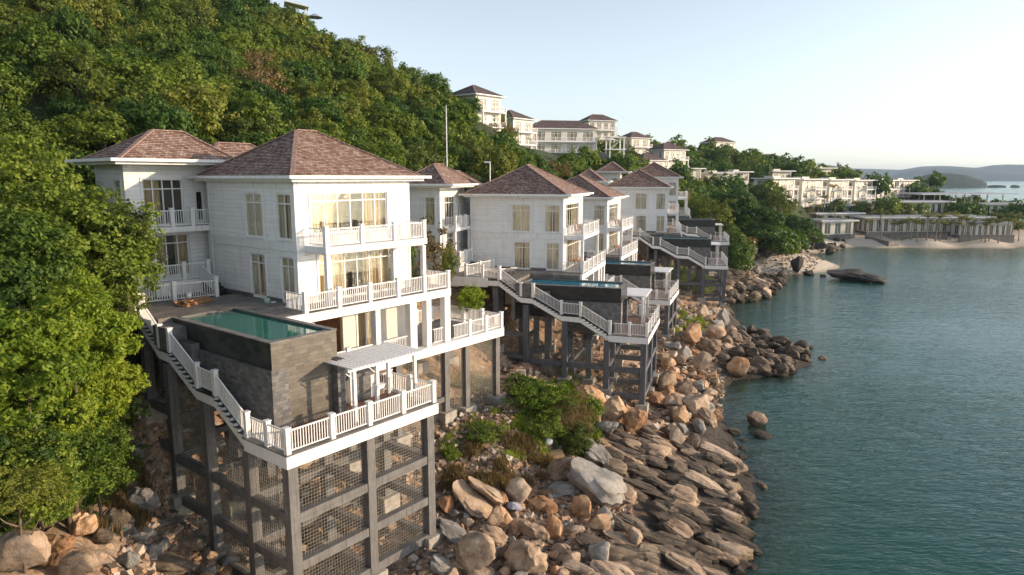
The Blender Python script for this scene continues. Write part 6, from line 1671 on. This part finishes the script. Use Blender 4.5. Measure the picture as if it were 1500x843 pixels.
# loungers and chairs of the other villas
def lounger():
    t = empty('sun_lounger', (0, 0, 0)); m = MB(); m.box(-.33, .33, -.9, .4, .28, .34); m.build('seat', M['rail'], t)
    m = MB(); m.hexa([(-.33, .4, .28), (.33, .4, .28), (.33, 1.0, .62), (-.33, 1.0, .62), (-.33, .4, .34), (.33, .4, .34), (.33, .97, .70), (-.33, .97, .70)]); m.build('backrest', M['rail'], t)
    m = MB(); m.box(-.3, .3, -.88, .38, .342, .42); m.build('cushion', M['curtain'], t)
    for x in (-.28, .28):
        for y in (-.8, .35): m = MB(); m.box(x - .03, x + .03, y - .03, y + .03, 0, .28); m.build('leg', M['black'], t)
    return t
lg = lounger(); freeze(lg)
for i, (k, x, y, rz, lab) in enumerate(((1, -4.4, 5.0, 2.4, 'white sun lounger nearer the railing on the second villa terrace'), (1, -3.2, 4.2, 2.3, 'white sun lounger nearer the doors on the second villa terrace'), (3, -3.6, 4.6, 2.3, 'white sun lounger on the pool terrace of the fourth villa'))):
    o = lg if i == 0 else copy_tree(lg); place(o, VF[k], x, y, 0, rz); tag(o, lab, 'sun lounger', 'white sun loungers')
def chair():
    t = empty('wicker_chair', (0, 0, 0)); m = MB(); m.box(-.28, .28, -.28, .28, .38, .44); m.build('seat', M['wood'], t)
    m = MB(); m.hexa([(-.28, .22, .44), (.28, .22, .44), (.28, .28, .44), (-.28, .28, .44), (-.28, .32, .88), (.28, .32, .88), (.28, .38, .88), (-.28, .38, .88)]); m.build('backrest', M['wood'], t)
    for x in (-.25, .25):
        for y in (-.25, .25): m = MB(); m.box(x - .02, x + .02, y - .02, y + .02, 0, .38); m.build('leg', M['wood'], t)
    return t
ch = chair(); freeze(ch); nC = 0
for k, nmv in ((1, 'second villa'), (2, 'villa tucked behind the second'), (3, 'fourth villa')):
    for z, fl in ((3.3, 'upper'), (0, 'lower')):
        for x, rz, sd in ((2.2, .5, 'left'), (3.8, -.5, 'right')):
            o = ch if nC == 0 else copy_tree(ch); nC += 1; place(o, VF[k], x, -.95, z, rz); tag(o, f'brown wicker chair, {sd} one on the {fl} balcony of the {nmv}', 'chair', 'wicker chairs on the balconies')
    tb = empty('coffee_table', (0, 0, 0), 0, f'small round table between the lower balcony chairs of the {nmv}', 'table'); m = MB(); m.tube([(0, 0, .5), (0, 0, .55)], [.3, .3], 16); m.build('tabletop', M['wood'], tb)
    m = MB(); m.tube([(0, 0, 0), (0, 0, .5)], [.06, .04], 8); m.build('leg', M['wood'], tb); place(tb, VF[k], 3.0, -.95, 0)
# masts behind the second villa
def mast(u, v0, v1, D, w, lab, lamp):
    p = at_depth(u, v1, D); g = ground(p.x, p.y); q = at_depth(u, v0, D)
    t = empty('lamp_mast' if lamp else 'lightning_mast', (p.x, p.y, g), 0, lab, 'mast'); m = MB(); m.tube([(0, 0, 0), (0, 0, q.z - g)], [w, w * .6], 8); m.build('pole', M['rail'], t, True)
    if lamp: m = MB(); m.box(-.7, .1, -.12, .12, q.z - g - .1, q.z - g + .1); m.build('lamp_head', M['rail'], t)
mast(655, 156, 262, 78, .08, 'tall thin white mast against the forest behind the second villa', False)
mast(718, 238, 290, 84, .11, 'short white lamp mast rising behind the second villa roof', True)
# roof terrace and umbrella at the top of the hill
p = at_depth(434, 8, 150); t = empty('hilltop_shelter', (p.x, p.y, p.z - 3.2), R(20), 'pale roof edge poking out of the trees at the hill top', 'shelter')
m = MB(); m.hexa([(-2.5, -2, 3.4), (2.5, -2, 2.6), (2.5, 2, 2.6), (-2.5, 2, 3.4), (-2.5, -2, 3.6), (2.5, -2, 2.8), (2.5, 2, 2.8), (-2.5, 2, 3.6)]); m.build('roof', M['cream'], t)
for x in (-2, 2): m = MB(); m.box(x - .15, x + .15, -.15, .15, -10, 2.7); m.build('post', M['rail'], t)
p = at_depth(461, 22, 152); t = empty('parasol', (p.x, p.y, p.z - 2.6), 0, 'dark and pale parasol at the very top of the hill', 'parasol')
m = MB(); m.tube([(0, 0, -9), (0, 0, 2.6)], .06, 6); m.build('pole', M['rail'], t); m = MB()
for i in range(8):
    a0, a1 = i * math.pi / 4, (i + 1) * math.pi / 4; m.tri((0, 0, 2.9), (math.cos(a0) * 1.8, math.sin(a0) * 1.8, 2.0), (math.cos(a1) * 1.8, math.sin(a1) * 1.8, 2.0))
m.build('canopy', M['roof_slab'], t)
# litter on the slope
t = empty('barrel', (0, 0, 0), 0, 'white plastic drum lying in the litter below the thicket', 'barrel'); p = on_ground(802, 650); m = MB(); m.tube([(-.4, 0, .25), (-.36, 0, .25), (.36, 0, .25), (.4, 0, .25)], [.2, .25, .25, .2], 14); m.build('drum', M['rail'], t, True)
m = MB(); m.tube([(.38, 0, .25), (.44, 0, .25)], .07, 8); m.build('cap', M['black'], t); t.location = p; t.rotation_euler = (0, 0, 1.9)
M['card'] = simple('cardboard', (.42, .28, .15), .8, .2, 3); M['blue'] = simple('blue_plastic', (.02, .14, .35), .4, .2, 3); M['green'] = simple('green_plastic', (.05, .32, .15), .4, .2, 3)
def mat_sack():
    m, nt, b, out = new_mat('striped_sack'); w = nd(nt, 'ShaderNodeTexWave'); w.inputs['Scale'].default_value = 5; w.inputs['Distortion'].default_value = 3; nt.links.new(coords(nt), w.inputs['Vector'])
    nt.links.new(ramp(nt, w.outputs[0], [(0.2, (.55, .55, .58)), (.45, (.62, .6, .6)), (.6, (.35, .12, .14)), (.8, (.12, .2, .4))]), b.inputs['Base Color']); nt.links.new(bump(nt, noise_t(nt, coords(nt), 6), .9, .1), b.inputs['Normal']); return m
M['sack'] = mat_sack()
p = on_ground(813, 670); m = MB(); m.box(-.55, .55, -.4, .4, .02, .3); m.box(-.58, .58, -.02, .02, .302, .31); o = m.build('cardboard_box', M['card']); o.location = p; o.rotation_euler = (.1, -.15, .2); tag(o, 'squashed cardboard box in the litter below the thicket', 'box')
p = on_ground(807, 678); o = bpy.data.objects.new('plastic_sheet', rock_mesh('plastic_sheet', 77, 'block', 3)); COL.objects.link(o); o.data.materials.append(M['blue']); o.scale = (.42, .28, .1); o.location = p; tag(o, 'crumpled blue plastic next to the cardboard box', 'plastic sheet')
p = on_ground(755, 748); o = bpy.data.objects.new('sack', rock_mesh('sack', 78, 'boulder', 4)); COL.objects.link(o); o.data.materials.append(M['sack']); o.scale = (.62, .42, .28); o.location = p + Vector((0, 0, .25)); o.rotation_euler = (.2, .5, .4); tag(o, 'red and blue striped sack lying between boulders', 'sack')
rr = random.Random(77); m = MB(); 
for i in range(420):
    u, v = (rr.uniform(765, 825), rr.uniform(630, 690)) if i < 260 else ((rr.uniform(750, 790), rr.uniform(745, 775)) if i < 320 else (rr.uniform(150, 300), rr.uniform(770, 800)))
    p = on_ground(u, v)
    s = rr.uniform(.04, .16); a = rr.uniform(0, 3); m.bar(p + Vector((0, 0, .05)), p + Vector((math.cos(a) * s, math.sin(a) * s, .05 + rr.uniform(0, s * .6))), s * .6, .02, rr.randrange(4))
o = m.build('litter', [M['rail'], M['card'], M['green'], M['roof_slab']]); tag(o, 'scraps of washed-up plastic and rubble among the rocks', kind='stuff')
p = on_ground(1026, 448); 
# rubble retaining wall in the gully
t = MB(); rr = random.Random(9)
a = on_ground(735, 585); b = on_ground(785, 525)
dd = (b - a)
for i in range(230):
    q = a + dd * rr.random() + Vector((rr.uniform(-.5, .5), rr.uniform(-.5, .5), 0)); q.z = ground(q.x, q.y) + rr.uniform(-.1, .7)
    s = rr.uniform(.14, .36); n = len(t.v)
    t.hexa([tuple(q + Vector((x * s * rr.uniform(.7, 1.2), y * s * rr.uniform(.6, 1), z * s * rr.uniform(.5, .8)))) for x, y, z in ((-1,-1,-1),(1,-1,-1),(1,1,-1),(-1,1,-1),(-1,-1,1),(1,-1,1),(1,1,1),(-1,1,1))])
o = t.build('rubble_wall', M['chips']); tag(o, 'low dry-stone wall of pale rubble between the two towers', 'wall')
